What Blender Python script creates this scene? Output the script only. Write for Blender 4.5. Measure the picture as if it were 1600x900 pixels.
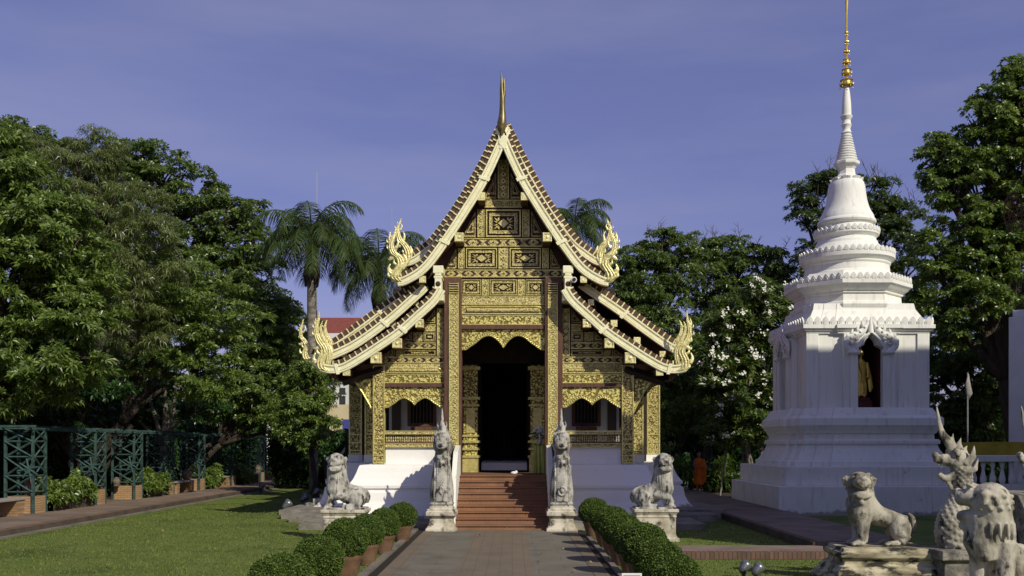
import bpy, math, random
import numpy as np
from mathutils import Vector, Matrix
for _o in list(bpy.data.objects): bpy.data.objects.remove(_o)
SC = bpy.context.scene
R = math.radians
# ------------------------------------------------------------------ camera
FOC, CH, HY = 1500.0, 2.1, 697.0
cd = bpy.data.cameras.new('camera'); cam = bpy.data.objects.new('camera', cd)
SC.collection.objects.link(cam); SC.camera = cam
cam.location = (0, 0, CH); cam.rotation_euler = (R(90), 0, 0)
cd.sensor_width = 36.0; cd.lens = FOC/1600*36.0; cd.shift_y = (HY-450)/1600.0
cd.clip_start = 0.1; cd.clip_end = 3000
# ------------------------------------------------------------------ sky, sun, exposure
SUN_AZ, SUN_EL = 37.0, 36.0          # degrees to the right of "behind the camera", and above the horizon
w = bpy.data.worlds.new('World'); SC.world = w; w.use_nodes = True
nt = w.node_tree; bg = nt.nodes['Background']
sky = nt.nodes.new('ShaderNodeTexSky'); sky.sky_type = 'NISHITA'; sky.sun_disc = False
sky.sun_elevation = R(SUN_EL); sky.sun_rotation = R(180-SUN_AZ)
sky.air_density = 1.0; sky.dust_density = 0.6; sky.ozone_density = 3.0
mul = nt.nodes.new('ShaderNodeMix'); mul.data_type = 'RGBA'; mul.blend_type = 'MULTIPLY'; mul.inputs[0].default_value = 1.0
SKY_TINT = (1.07, 0.79, 1.02, 1)
mul.inputs[7].default_value = SKY_TINT
# thin uneven veil of high cloud
tc = nt.nodes.new('ShaderNodeTexCoord'); mp = nt.nodes.new('ShaderNodeMapping'); mp.inputs['Scale'].default_value = (1.2, 1.2, 6)
mp.inputs['Rotation'].default_value = (0.0, R(14), 0)
nz = nt.nodes.new('ShaderNodeTexNoise'); nz.inputs['Scale'].default_value = 1.6; nz.inputs['Detail'].default_value = 6; nz.inputs['Roughness'].default_value = .55
rp = nt.nodes.new('ShaderNodeMapRange'); rp.inputs[1].default_value = .42; rp.inputs[2].default_value = .78; rp.inputs[3].default_value = 0; rp.inputs[4].default_value = .26
mx = nt.nodes.new('ShaderNodeMix'); mx.data_type = 'RGBA'
mx.inputs[7].default_value = (5.0, 5.0, 6.2, 1)
L = nt.links
L.new(tc.outputs['Generated'], mp.inputs[0]); L.new(mp.outputs[0], nz.inputs[0]); L.new(nz.outputs[0], rp.inputs[0])
L.new(sky.outputs[0], mul.inputs[6]); evn = nt.nodes.new('ShaderNodeMix'); evn.data_type = 'RGBA'; evn.inputs[0].default_value = .42; evn.inputs[7].default_value = (1.80, 2.10, 4.75, 1)
L.new(mul.outputs[2], evn.inputs[6]); L.new(evn.outputs[2], mx.inputs[6]); L.new(rp.outputs[0], mx.inputs[0]); L.new(mx.outputs[2], bg.inputs[0])
bg.inputs[1].default_value = 0.092
sd = bpy.data.lights.new('sun', 'SUN'); sd.energy = 4.2; sd.angle = R(0.5); sd.color = (1.0, 0.93, 0.77)
so = bpy.data.objects.new('sun', sd); SC.collection.objects.link(so)
SUNV = Vector((math.sin(R(SUN_AZ))*math.cos(R(SUN_EL)), -math.cos(R(SUN_AZ))*math.cos(R(SUN_EL)), math.sin(R(SUN_EL))))
so.rotation_euler = SUNV.to_track_quat('Z', 'Y').to_euler(); so.location = SUNV*60
vs = SC.view_settings; vs.view_transform = 'Standard'; vs.look = 'None'; vs.exposure = 0.0; vs.gamma = 1.0; vs.use_curve_mapping = False
SC.cycles.max_bounces = 6; SC.cycles.diffuse_bounces = 3; SC.cycles.glossy_bounces = 2; SC.cycles.transmission_bounces = 3; SC.cycles.transparent_max_bounces = 4
SC.cycles.sample_clamp_indirect = 4.0

def PX(px, Y): return (px-800.0)*Y/FOC
def PZ(py, Y): return CH+(HY-py)*Y/FOC

# ------------------------------------------------------------------ materials
def mat(name, base, rough=.7, c2=None, scale=3.0, lo=.4, hi=.65, bump=0.0, bscale=None, metal=0.0, detail=6, c3=None, s3=1.0, lo3=.55, hi3=.7,
        voro=None, stretch=None, spec=.3, bdist=.02, coord='Object', splash=None, streak=None):
    m = bpy.data.materials.new(name); m.use_nodes = True; n = m.node_tree.nodes; l = m.node_tree.links
    p = n['Principled BSDF']; p.inputs['Roughness'].default_value = rough; p.inputs['Metallic'].default_value = metal
    p.inputs['Specular IOR Level'].default_value = spec
    t = n.new('ShaderNodeTexCoord'); src = t.outputs[coord]
    if stretch:
        q = n.new('ShaderNodeMapping'); q.inputs['Scale'].default_value = stretch; l.new(src, q.inputs[0]); src = q.outputs[0]
    col = None
    if c2 is None: p.inputs['Base Color'].default_value = (*base, 1)
    else:
        if voro:
            z = n.new('ShaderNodeTexVoronoi'); z.feature = voro; z.inputs['Scale'].default_value = scale
            zz = n.new('ShaderNodeTexNoise'); zz.inputs['Scale'].default_value = scale*.7; zz.inputs['Detail'].default_value = 3
            ad = n.new('ShaderNodeMix'); ad.data_type = 'VECTOR'; ad.inputs[0].default_value = .12
            l.new(src, zz.inputs[0]); l.new(src, ad.inputs[4]); l.new(zz.outputs['Color'], ad.inputs[5]); l.new(ad.outputs[1], z.inputs['Vector'])
            fac = z.outputs['Distance']
        else:
            z = n.new('ShaderNodeTexNoise'); z.inputs['Scale'].default_value = scale; z.inputs['Detail'].default_value = detail; z.inputs['Roughness'].default_value = .6
            l.new(src, z.inputs['Vector']); fac = z.outputs[0]
        r_ = n.new('ShaderNodeMapRange'); r_.inputs[1].default_value = lo; r_.inputs[2].default_value = hi; l.new(fac, r_.inputs[0])
        k = n.new('ShaderNodeMix'); k.data_type = 'RGBA'; k.inputs[6].default_value = (*base, 1); k.inputs[7].default_value = (*c2, 1)
        l.new(r_.outputs[0], k.inputs[0]); col = k.outputs[2]
        if voro:
            b = n.new('ShaderNodeBump'); b.inputs['Strength'].default_value = .8; b.inputs['Distance'].default_value = bdist
            l.new(r_.outputs[0], b.inputs['Height']); b.invert = (voro == 'F1'); l.new(b.outputs[0], p.inputs['Normal'])
        if c3:
            z3 = n.new('ShaderNodeTexNoise'); z3.inputs['Scale'].default_value = s3; z3.inputs['Detail'].default_value = 8; z3.inputs['Roughness'].default_value = .65
            l.new(src, z3.inputs['Vector'])
            r3 = n.new('ShaderNodeMapRange'); r3.inputs[1].default_value = lo3; r3.inputs[2].default_value = hi3; l.new(z3.outputs[0], r3.inputs[0])
            k3 = n.new('ShaderNodeMix'); k3.data_type = 'RGBA'; k3.inputs[7].default_value = (*c3, 1); l.new(col, k3.inputs[6]); l.new(r3.outputs[0], k3.inputs[0])
            col = k3.outputs[2]
        if splash:                        # splash stains rising unevenly from the ground
            cs, h_ = splash; sx_ = n.new('ShaderNodeSeparateXYZ'); l.new(t.outputs['Object'], sx_.inputs[0])
            zn = n.new('ShaderNodeTexNoise'); zn.inputs['Scale'].default_value = 2.6; zn.inputs['Detail'].default_value = 8; zn.inputs['Roughness'].default_value = .7; l.new(t.outputs['Object'], zn.inputs['Vector'])
            m1 = n.new('ShaderNodeMapRange'); m1.inputs[1].default_value = 0; m1.inputs[2].default_value = h_; m1.inputs[3].default_value = .34; m1.inputs[4].default_value = -.22; l.new(sx_.outputs[2], m1.inputs[0])
            ad = n.new('ShaderNodeMath'); ad.operation = 'ADD'; l.new(zn.outputs[0], ad.inputs[0]); l.new(m1.outputs[0], ad.inputs[1])
            m2 = n.new('ShaderNodeMapRange'); m2.inputs[1].default_value = .56; m2.inputs[2].default_value = .70; m2.inputs[4].default_value = .85; l.new(ad.outputs[0], m2.inputs[0])
            ks = n.new('ShaderNodeMix'); ks.data_type = 'RGBA'; ks.inputs[7].default_value = (*cs, 1); l.new(col, ks.inputs[6]); l.new(m2.outputs[0], ks.inputs[0]); col = ks.outputs[2]
        if streak:                        # thin rain streaks of mould
            q4 = n.new('ShaderNodeMapping'); q4.inputs['Scale'].default_value = (9,9,.8); l.new(t.outputs['Object'], q4.inputs[0])
            z4 = n.new('ShaderNodeTexNoise'); z4.inputs['Scale'].default_value = 1.0; z4.inputs['Detail'].default_value = 5; l.new(q4.outputs[0], z4.inputs['Vector'])
            r4 = n.new('ShaderNodeMapRange'); r4.inputs[1].default_value = .56; r4.inputs[2].default_value = .74; r4.inputs[4].default_value = .55; l.new(z4.outputs[0], r4.inputs[0])
            k4 = n.new('ShaderNodeMix'); k4.data_type = 'RGBA'; k4.inputs[7].default_value = (*streak, 1); l.new(col, k4.inputs[6]); l.new(r4.outputs[0], k4.inputs[0]); col = k4.outputs[2]
        l.new(col, p.inputs['Base Color'])
    if bump and not voro:
        z2 = n.new('ShaderNodeTexNoise'); z2.inputs['Scale'].default_value = bscale or scale*3; z2.inputs['Detail'].default_value = 6
        l.new(src, z2.inputs['Vector'])
        b = n.new('ShaderNodeBump'); b.inputs['Strength'].default_value = bump; b.inputs['Distance'].default_value = bdist
        l.new(z2.outputs[0], b.inputs['Height']); l.new(b.outputs[0], p.inputs['Normal'])
    return m

def brick_mat(name, c1, c2, mortar, scale=1.0, bw=.24, bh=.07, rot=None, ms=.012, stain=(.03,.025,.02)):
    m = bpy.data.materials.new(name); m.use_nodes = True; n = m.node_tree.nodes; l = m.node_tree.links; p = n['Principled BSDF']
    p.inputs['Roughness'].default_value = .85; p.inputs['Specular IOR Level'].default_value = .2
    t = n.new('ShaderNodeTexCoord'); q = n.new('ShaderNodeMapping'); l.new(t.outputs['Object'], q.inputs[0])
    if rot: q.inputs['Rotation'].default_value = rot
    b = n.new('ShaderNodeTexBrick'); b.inputs['Color1'].default_value = (*c1, 1); b.inputs['Color2'].default_value = (*c2, 1); b.inputs['Mortar'].default_value = (*mortar, 1)
    b.inputs['Scale'].default_value = scale; b.inputs['Brick Width'].default_value = bw; b.inputs['Row Height'].default_value = bh; b.inputs['Mortar Size'].default_value = ms
    l.new(q.outputs[0], b.inputs['Vector'])
    z = n.new('ShaderNodeTexNoise'); z.inputs['Scale'].default_value = 1.7; z.inputs['Detail'].default_value = 7; l.new(t.outputs['Object'], z.inputs[0])
    r_ = n.new('ShaderNodeMapRange'); r_.inputs[1].default_value = .45; r_.inputs[2].default_value = .8; r_.inputs[4].default_value = .8; l.new(z.outputs[0], r_.inputs[0])
    k = n.new('ShaderNodeMix'); k.data_type = 'RGBA'; k.inputs[7].default_value = (*stain, 1); l.new(b.outputs[0], k.inputs[6]); l.new(r_.outputs[0], k.inputs[0])
    l.new(k.outputs[2], p.inputs['Base Color'])
    bp = n.new('ShaderNodeBump'); bp.inputs['Strength'].default_value = .5; bp.inputs['Distance'].default_value = .01; bp.invert = True
    l.new(b.outputs[1], bp.inputs['Height']); l.new(bp.outputs[0], p.inputs['Normal'])
    return m

def leaf_mat(name, c1, c2, rough=.36, trans=.22, tcol=None):
    m = bpy.data.materials.new(name); m.use_nodes = True; n = m.node_tree.nodes; l = m.node_tree.links; p = n['Principled BSDF']
    g = n.new('ShaderNodeNewGeometry'); k = n.new('ShaderNodeMix'); k.data_type = 'RGBA'
    k.inputs[6].default_value = (*c1, 1); k.inputs[7].default_value = (*c2, 1)
    pw = n.new('ShaderNodeMath'); pw.operation = 'POWER'; pw.inputs[1].default_value = 1.6
    l.new(g.outputs['Random Per Island'], pw.inputs[0])
    l.new(pw.outputs[0], k.inputs[0]); l.new(k.outputs[2], p.inputs['Base Color'])
    p.inputs['Roughness'].default_value = rough; p.inputs['Specular IOR Level'].default_value = .45 if rough < .5 else .15
    tr = n.new('ShaderNodeBsdfTranslucent'); tcol = tcol or (c2[0]*1.5, c2[1]*1.6, c2[2]*.8); tr.inputs[0].default_value = (*tcol, 1)
    ms = n.new('ShaderNodeMixShader'); ms.inputs[0].default_value = trans
    l.new(p.outputs[0], ms.inputs[1]); l.new(tr.outputs[0], ms.inputs[2]); l.new(ms.outputs[0], n['Material Output'].inputs[0])
    return m

M = {}
M['grass'] = mat('grass', (.105,.145,.032), .9, (.15,.185,.05), scale=1.3, lo=.35, hi=.7, bump=.8, bscale=55, c3=(.055,.085,.022), s3=.45, lo3=.5, hi3=.7, spec=.1, bdist=.03)
M['blade'] = leaf_mat('blade', (.085,.12,.025), (.19,.22,.06), .6, .2)
M['stone_path'] = mat('stone_path', (.19,.165,.13), .85, (.115,.105,.085), scale=1.4, bump=.4, bscale=30, c3=(.25,.22,.18), s3=5, lo3=.6, hi3=.8)
M['red_path'] = brick_mat('red_path', (.172,.137,.097), (.162,.132,.094), (.145,.12,.088), bw=.55, bh=.215, rot=(0,0,R(90)), stain=(.11,.095,.075))
M['grey_slab'] = brick_mat('grey_slab', (.165,.15,.118), (.15,.137,.11), (.12,.105,.085), bw=.9, bh=.6, stain=(.085,.08,.065), ms=.008)
M['walk'] = mat('walk', (.21,.155,.12), .85, (.13,.1,.08), scale=1.1, bump=.3, bscale=25, c3=(.08,.07,.055), s3=2.5, lo3=.6, hi3=.78)
M['dark_gap'] = mat('dark_gap', (.02,.018,.014), .9)
M['brick'] = brick_mat('brick', (.24,.13,.07), (.17,.09,.05), (.10,.08,.06), rot=(R(90),0,0))
M['kerb_brick'] = brick_mat('kerb_brick', (.17,.10,.07), (.11,.07,.05), (.06,.05,.04), rot=(R(90),0,0), bw=.085, bh=.3, ms=.009)
M['brick_side'] = brick_mat('brick_side', (.24,.14,.08), (.16,.09,.055), (.09,.075,.06), rot=(R(90),0,R(90)))
M['brick_tan'] = brick_mat('brick_tan', (.42,.27,.14), (.36,.22,.11), (.25,.17,.10), rot=(R(90),0,0), stain=(.2,.14,.08))
M['whitewash'] = mat('whitewash', (.76,.765,.70), .75, (.60,.605,.55), scale=1.1, lo=.5, hi=.85, bump=.35, bscale=14, c3=(.2,.19,.175), s3=3.2, lo3=.63, hi3=.74, bdist=.015, streak=(.36,.35,.33), splash=((.26,.25,.22),.28))
M['whitebase'] = mat('whitebase', (.80,.79,.75), .75, (.66,.65,.60), scale=1.0, lo=.5, hi=.85, bump=.35, bscale=12, c3=(.34,.33,.30), s3=3.4, lo3=.66, hi3=.80, bdist=.015, splash=((.16,.15,.13),.75))
M['whiteclean'] = mat('whiteclean', (.77,.775,.72), .7, (.67,.675,.63), scale=1.4, lo=.45, hi=.8, bump=.25, bscale=10, stretch=(1,1,.35), streak=(.45,.44,.41), c3=(.40,.39,.36), s3=4, lo3=.66, hi3=.80)
M['stucco'] = mat('stucco', (.42,.41,.36), .9, (.14,.135,.115), scale=4.5, lo=.44, hi=.64, bump=.4, bscale=30, c3=(.035,.034,.03), s3=6.5, lo3=.53, hi3=.62, bdist=.012, stretch=(1.3,1.3,.6))
M['stucco_warm'] = mat('stucco_warm', (.40,.375,.30), .9, (.14,.13,.10), scale=3.2, lo=.44, hi=.62, bump=.4, bscale=30, c3=(.04,.037,.03), s3=5, lo3=.54, hi3=.64, bdist=.012, stretch=(1.3,1.3,.7))
M['stucco_dark'] = mat('stucco_dark', (.24,.225,.19), .9, (.10,.095,.08), scale=5.0, lo=.42, hi=.62, bump=.9, bscale=20, c3=(.05,.05,.045), s3=8, lo3=.55, hi3=.68, bdist=.03)
M['pedestal'] = mat('pedestal', (.56,.52,.42), .9, (.30,.27,.19), scale=3.2, lo=.45, hi=.66, bump=.5, bscale=22, c3=(.05,.045,.035), s3=5, lo3=.54, hi3=.66, bdist=.012, stretch=(1,1,.8))
M['pedestal_mossy'] = mat('pedestal_mossy', (.48,.44,.30), .9, (.19,.165,.10), scale=2.6, lo=.42, hi=.6, bump=.5, bscale=22, c3=(.03,.027,.02), s3=3.5, lo3=.50, hi3=.60, bdist=.012, stretch=(.7,.7,1.6))
M['cream_gold'] = mat('cream_gold', (.88,.87,.60), .42, (.74,.71,.40), scale=5, lo=.4, hi=.75, bump=.25, bscale=14, metal=.12, spec=.5)
M['finial_gold'] = mat('finial_gold', (.80,.75,.38), .36, (.45,.37,.12), scale=16, lo=.48, hi=.66, bump=.6, bscale=26, metal=.3, spec=.5)
M['gold'] = mat('gold', (.70,.63,.24), .38, (.50,.43,.14), scale=9, bump=.5, bscale=30, metal=.55, spec=.5)
M['relief'] = mat('relief', (.70,.60,.22), .42, (.14,.08,.03), scale=26, lo=.44, hi=.74, voro='F1', metal=.35, bdist=.04, spec=.5)
M['fine'] = mat('fine', (.74,.66,.28), .5, (.20,.13,.05), scale=34, lo=.42, hi=.78, voro='F1', metal=.15, bdist=.02, spec=.4)
M['leafgold'] = mat('leafgold', (.76,.68,.22), .38, (.24,.18,.05), scale=17, lo=.45, hi=.75, voro='F1', metal=.4, bdist=.07, spec=.5)
M['maroon'] = mat('maroon', (.065,.026,.018), .6, (.035,.016,.012), scale=6, bump=.3)
M['wood'] = mat('wood', (.125,.062,.038), .6, (.07,.035,.022), scale=5, bump=.4, bscale=20, stretch=(6,6,.6))
M['tile_brown'] = mat('tile_brown', (.095,.055,.036), .7, (.05,.032,.022), scale=9)
M['jar_stone'] = mat('jar_stone', (.17,.14,.10), .9, (.09,.075,.055), scale=8, bump=.5)
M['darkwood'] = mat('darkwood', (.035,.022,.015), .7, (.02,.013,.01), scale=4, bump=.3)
M['rafter_red'] = mat('rafter_red', (.22,.06,.05), .6, (.13,.04,.03), scale=6)
M['roof_tile'] = mat('roof_tile', (.16,.06,.035), .7, (.09,.04,.025), scale=8, bump=.6, bscale=12)
M['stair'] = brick_mat('stair', (.27,.138,.075), (.245,.122,.066), (.19,.10,.06), rot=(R(90),0,0), bw=.29, bh=.1456, ms=.006, stain=(.13,.075,.05))
M['nosing_shade_dirt'] = mat('nosing_shade_dirt', (.10,.04,.025), .8)
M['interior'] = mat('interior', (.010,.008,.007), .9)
M['room_white'] = mat('room_white', (.55,.55,.54), .8, (.45,.45,.44), scale=2)
M['room_dark'] = mat('room_dark', (.06,.045,.035), .8)
M['black'] = mat('black', (.015,.015,.017), .4)
M['bronze'] = mat('bronze', (.22,.18,.07), .4, (.10,.08,.03), scale=6, metal=.5, spec=.5)
M['buddha_gold'] = mat('buddha_gold', (.80,.60,.14), .35, (.6,.42,.08), scale=6, bump=.3, metal=.6)
M['red_paint'] = mat('red_paint', (.09,.018,.016), .7, (.05,.012,.012), scale=5)
M['teal'] = mat('teal', (.042,.088,.08), .8, (.02,.042,.038), scale=6, bump=.4, bscale=30)
M['wood_plank'] = mat('wood_plank', (.30,.29,.27), .8, (.2,.19,.17), scale=7, stretch=(1,6,6))
M['terracotta'] = mat('terracotta', (.165,.10,.055), .8, (.12,.065,.035), scale=6, bump=.4, bscale=25, c3=(.10,.075,.05), s3=9, lo3=.55, hi3=.7)
M['soil'] = mat('soil', (.05,.035,.025), .95)
M['bark'] = mat('bark', (.065,.052,.040), .9, (.035,.028,.022), scale=3, bump=1, bscale=14, stretch=(2.5,2.5,.5), bdist=.06)
M['bark_pale'] = mat('bark_pale', (.26,.23,.19), .9, (.10,.09,.075), scale=3, bump=.8, bscale=9, stretch=(1,1,2.2), bdist=.03)
M['orange'] = mat('orange', (.80,.19,.02), .75, (.60,.12,.01), scale=6, bump=.5, bscale=18)
M['skin'] = mat('skin', (.30,.15,.085), .6)
M['hair'] = mat('hair', (.02,.017,.015), .7)
M['metal_grey'] = mat('metal_grey', (.35,.36,.37), .4, metal=.5)
M['metal_dark'] = mat('metal_dark', (.06,.06,.065), .45, metal=.3)
M['spot_housing'] = mat('spot_housing', (.22,.23,.24), .35, (.13,.13,.14), scale=20, metal=.6)
M['glass_lens'] = mat('glass_lens', (.35,.37,.4), .12, spec=.8)
M['white_plastic'] = mat('white_plastic', (.75,.75,.74), .4)
M['yellow_cloth'] = mat('yellow_cloth', (.36,.29,.03), .8, (.28,.22,.02), scale=3, bump=.6, bscale=2)
M['green_cloth'] = mat('green_cloth', (.42,.46,.12), .75, (.30,.34,.08), scale=4, bump=.5, bscale=7)
M['orange_vase'] = mat('orange_vase', (.85,.30,.03), .5)
M['white_petal'] = mat('white_petal', (.82,.82,.74), .6)
M['far_white'] = mat('far_white', (.66,.67,.68), .8, (.55,.56,.57), scale=.8)
M['far_cream'] = mat('far_cream', (.58,.50,.33), .8, (.50,.43,.28), scale=.8)
M['far_roof'] = mat('far_roof', (.21,.06,.045), .7, (.15,.045,.035), scale=3, stretch=(6,1,1))
M['orange_board'] = mat('orange_board', (.50,.20,.09), .8)
M['window_dark'] = mat('window_dark', (.05,.055,.06), .2, spec=.6)
M['blue_sheet'] = mat('blue_sheet', (.05,.06,.30), .7)
M['iron'] = mat('iron', (.16,.06,.045), .6, (.09,.04,.03), scale=20)
M['pale_paint'] = mat('pale_paint', (.60,.61,.66), .8, (.52,.53,.58), scale=.9, bump=.2)
M['grey_stone'] = mat('grey_stone', (.24,.22,.185), .9, (.13,.12,.10), scale=2.6, bump=.6, bscale=14, c3=(.06,.055,.05), s3=4, lo3=.58, hi3=.75)
M['leaf_mid'] = leaf_mat('leaf_mid', (.032,.060,.013), (.145,.205,.045))
M['leaf_olive'] = leaf_mat('leaf_olive', (.055,.078,.022), (.19,.225,.075))
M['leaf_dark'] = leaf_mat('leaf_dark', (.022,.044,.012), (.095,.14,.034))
M['leaf_fresh'] = leaf_mat('leaf_fresh', (.040,.078,.015), (.19,.26,.055))
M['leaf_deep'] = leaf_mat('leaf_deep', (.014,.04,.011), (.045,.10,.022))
M['leaf_palm'] = leaf_mat('leaf_palm', (.028,.055,.014), (.095,.125,.035), .55, .15)
M['leaf_topiary'] = leaf_mat('leaf_topiary', (.03,.06,.012), (.14,.20,.04), .6, .12)
M['dead_leaf'] = leaf_mat('dead_leaf', (.16,.10,.04), (.38,.30,.12), .7, .1)
M['twig'] = mat('twig', (.12,.09,.075), .9)
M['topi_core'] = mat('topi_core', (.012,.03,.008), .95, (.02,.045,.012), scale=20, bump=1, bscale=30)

# ------------------------------------------------------------------ mesh builder
def link(o): SC.collection.objects.link(o); return o
def tag(o, label=None, cat=None, group=None, kind=None):
    if label: o['label'] = label
    if cat: o['category'] = cat
    if group: o['group'] = group
    if kind: o['kind'] = kind
    return o
def thing(name, label, cat, loc=(0,0,0), rz=0, group=None):
    o = bpy.data.objects.new(name, None); o.empty_display_size = .2; link(o); o.location = loc; o.rotation_euler = (0,0,rz)
    return tag(o, label, cat, group)
def copy_tree(o, parent=None):
    c = o.copy(); link(c); c.parent = parent
    for ch in list(o.children): copy_tree(ch, c)
    return c
ORG = {}   # world origin used when a part is written in world coordinates
class MB:
    def __init__(s): s.v = []; s.f = []; s.m = []
    def add(s, vs, fs, m=0):
        b = len(s.v); s.v.extend(vs); s.f.extend([tuple(b+i for i in f) for f in fs]); s.m.extend([m]*len(fs)); return s
    def box(s, x0,x1,y0,y1,z0,z1, m=0):
        return s.add([(x0,y0,z0),(x1,y0,z0),(x1,y1,z0),(x0,y1,z0),(x0,y0,z1),(x1,y0,z1),(x1,y1,z1),(x0,y1,z1)],
              [(0,3,2,1),(4,5,6,7),(0,1,5,4),(1,2,6,5),(2,3,7,6),(3,0,4,7)], m)
    def cbox(s, cx,cy,cz, sx,sy,sz, m=0): return s.box(cx-sx/2,cx+sx/2,cy-sy/2,cy+sy/2,cz-sz/2,cz+sz/2,m)
    def xz(s, poly, y0, y1, m=0):          # polygon in x,z extruded along y
        n = len(poly); vs = [(x,y0,z) for x,z in poly]+[(x,y1,z) for x,z in poly]
        a = sum(poly[i][0]*poly[(i+1)%n][1]-poly[(i+1)%n][0]*poly[i][1] for i in range(n))
        fr = tuple(range(n)) if a > 0 else tuple(range(n))[::-1]
        fs = [fr, tuple(i+n for i in fr[::-1])]
        for k in range(n):
            i, j = fr[k], fr[(k+1)%n]; fs.append((j, i, i+n, j+n))
        return s.add(vs, fs, m)
    def xy(s, poly, z0, z1, m=0):
        n = len(poly); a = sum(poly[i][0]*poly[(i+1)%n][1]-poly[(i+1)%n][0]*poly[i][1] for i in range(n))
        if a < 0: poly = poly[::-1]
        vs = [(x,y,z0) for x,y in poly]+[(x,y,z1) for x,y in poly]; fr = tuple(range(n))
        fs = [fr[::-1], tuple(i+n for i in fr)]+[(i,(i+1)%n,(i+1)%n+n,i+n) for i in range(n)]
        return s.add(vs, fs, m)
    def yz(s, poly, x0, x1, m=0):
        n = len(poly); a = sum(poly[i][0]*poly[(i+1)%n][1]-poly[(i+1)%n][0]*poly[i][1] for i in range(n))
        if a < 0: poly = poly[::-1]
        vs = [(x0,y,z) for y,z in poly]+[(x1,y,z) for y,z in poly]; fr = tuple(range(n))
        fs = [fr[::-1], tuple(i+n for i in fr)]+[(i,(i+1)%n,(i+1)%n+n,i+n) for i in range(n)]
        return s.add(vs, fs, m)
    def tube(s, pts, rad, n=10, m=0, flat=1.0, flat_axis=None, caps=True):
        pts = [Vector(p) for p in pts]; 
        if not hasattr(rad, '__len__'): rad = [rad]*len(pts)
        up = Vector((0,1,0)) if flat_axis is None else Vector(flat_axis); rings = []; vs = []
        prev = None
        for i, p in enumerate(pts):
            d = (pts[min(i+1,len(pts)-1)]-pts[max(i-1,0)]).normalized()
            u = up - d*up.dot(d)
            if u.length < .05:
                u = Vector((1,0,0)) - d*d.x if prev is None else prev - d*prev.dot(d)
            u.normalize(); prev = u; v = d.cross(u)
            for k in range(n):
                a = 2*math.pi*k/n; q = p + u*math.cos(a)*rad[i]*flat + v*math.sin(a)*rad[i]; vs.append(tuple(q))
        fs = []
        for i in range(len(pts)-1):
            for k in range(n):
                a, b = i*n+k, i*n+(k+1)%n; fs.append((a, b, b+n, a+n))
        if caps: fs.append(tuple(range(n))[::-1]); fs.append(tuple((len(pts)-1)*n+k for k in range(n)))
        return s.add(vs, fs, m)
    def bar(s, a, b, wd, th=None, m=0):   # square bar from a to b
        return s.tube([a,b], [wd*.7071]*2, n=4, m=m) if th is None else s.tube([a,b],[wd*.7071]*2, n=4, m=m, flat=th/wd)
    def lathe(s, prof, n=32, c=(0,0), m=0, rot=0.0, sx=1, sy=1):
        vs = []; 
        for r, z in prof:
            for k in range(n):
                a = 2*math.pi*k/n+rot; vs.append((c[0]+r*math.cos(a)*sx, c[1]+r*math.sin(a)*sy, z))
        fs = []
        for i in range(len(prof)-1):
            for k in range(n):
                a, b = i*n+k, i*n+(k+1)%n; fs.append((a, b, b+n, a+n))
        if prof[0][0] > 1e-4: fs.append(tuple(range(n))[::-1])
        if prof[-1][0] > 1e-4: fs.append(tuple((len(prof)-1)*n+k for k in range(n)))
        return s.add(vs, fs, m)
    def ball(s, c, r, n=12, m=0, sq=(1,1,1)):
        nr = max(4, n//2); vs = []; fs = []
        for i in range(nr+1):
            t = math.pi*i/nr
            for k in range(n):
                a = 2*math.pi*k/n; vs.append((c[0]+r*sq[0]*math.sin(t)*math.cos(a), c[1]+r*sq[1]*math.sin(t)*math.sin(a), c[2]-r*sq[2]*math.cos(t)))
        for i in range(nr):
            for k in range(n):
                a, b = i*n+k, i*n+(k+1)%n; fs.append((a, b, b+n, a+n))
        return s.add(vs, fs, m)
    def plan(s, planf, prof, m=0):       # stack of plan polygons planf(h) at heights
        vs = []; n = None
        for h, z in prof:
            p = planf(h); n = len(p); vs += [(x,y,z) for x,y in p]
        fs = []
        for i in range(len(prof)-1):
            for k in range(n):
                a, b = i*n+k, i*n+(k+1)%n; fs.append((a, b, b+n, a+n))
        fs.append(tuple(range(n))[::-1]); fs.append(tuple((len(prof)-1)*n+k for k in range(n)))
        return s.add(vs, fs, m)
    def build(s, name, mats, parent=None, smooth=False, bevel=0, world=False, auto=None):
        if not isinstance(mats, (list, tuple)): mats = [mats]
        vs = s.v
        if world and parent is not None:
            o_ = parent
            off = Vector((0,0,0))
            while o_ is not None: off += o_.location; o_ = o_.parent
            vs = [(x-off.x, y-off.y, z-off.z) for x,y,z in vs]
        me = bpy.data.meshes.new(name); me.from_pydata(vs, [], s.f)
        for k in mats: me.materials.append(M[k] if isinstance(k, str) else k)
        me.polygons.foreach_set('material_index', s.m)
        if smooth: me.polygons.foreach_set('use_smooth', [True]*len(s.f))
        me.update(); o = bpy.data.objects.new(name, me); link(o)
        if parent is not None: o.parent = parent
        if bevel:
            bv = o.modifiers.new('bevel', 'BEVEL'); bv.width = bevel; bv.segments = 2; bv.limit_method = 'ANGLE'; bv.angle_limit = R(40)
        if auto is not None:
            me.polygons.foreach_set('use_smooth', [True]*len(s.f))
            try: me.set_sharp_from_angle(angle=R(auto))
            except Exception: pass
        return o

def crom(pts, n=6):
    P = [Vector((*p,)) if len(p) != 2 else Vector((p[0],p[1],0)) for p in pts]; out = []
    for i in range(len(P)-1):
        a = P[max(i-1,0)]; b = P[i]; c = P[i+1]; d = P[min(i+2,len(P)-1)]
        for k in range(n):
            t = k/n; out.append(.5*((2*b)+(c-a)*t+(2*a-5*b+4*c-d)*t*t+(3*b-a-3*c+d)*t**3))
    out.append(P[-1].copy())
    return [tuple(q[:2]) for q in out] if len(pts[0]) == 2 else [tuple(q) for q in out]

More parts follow.
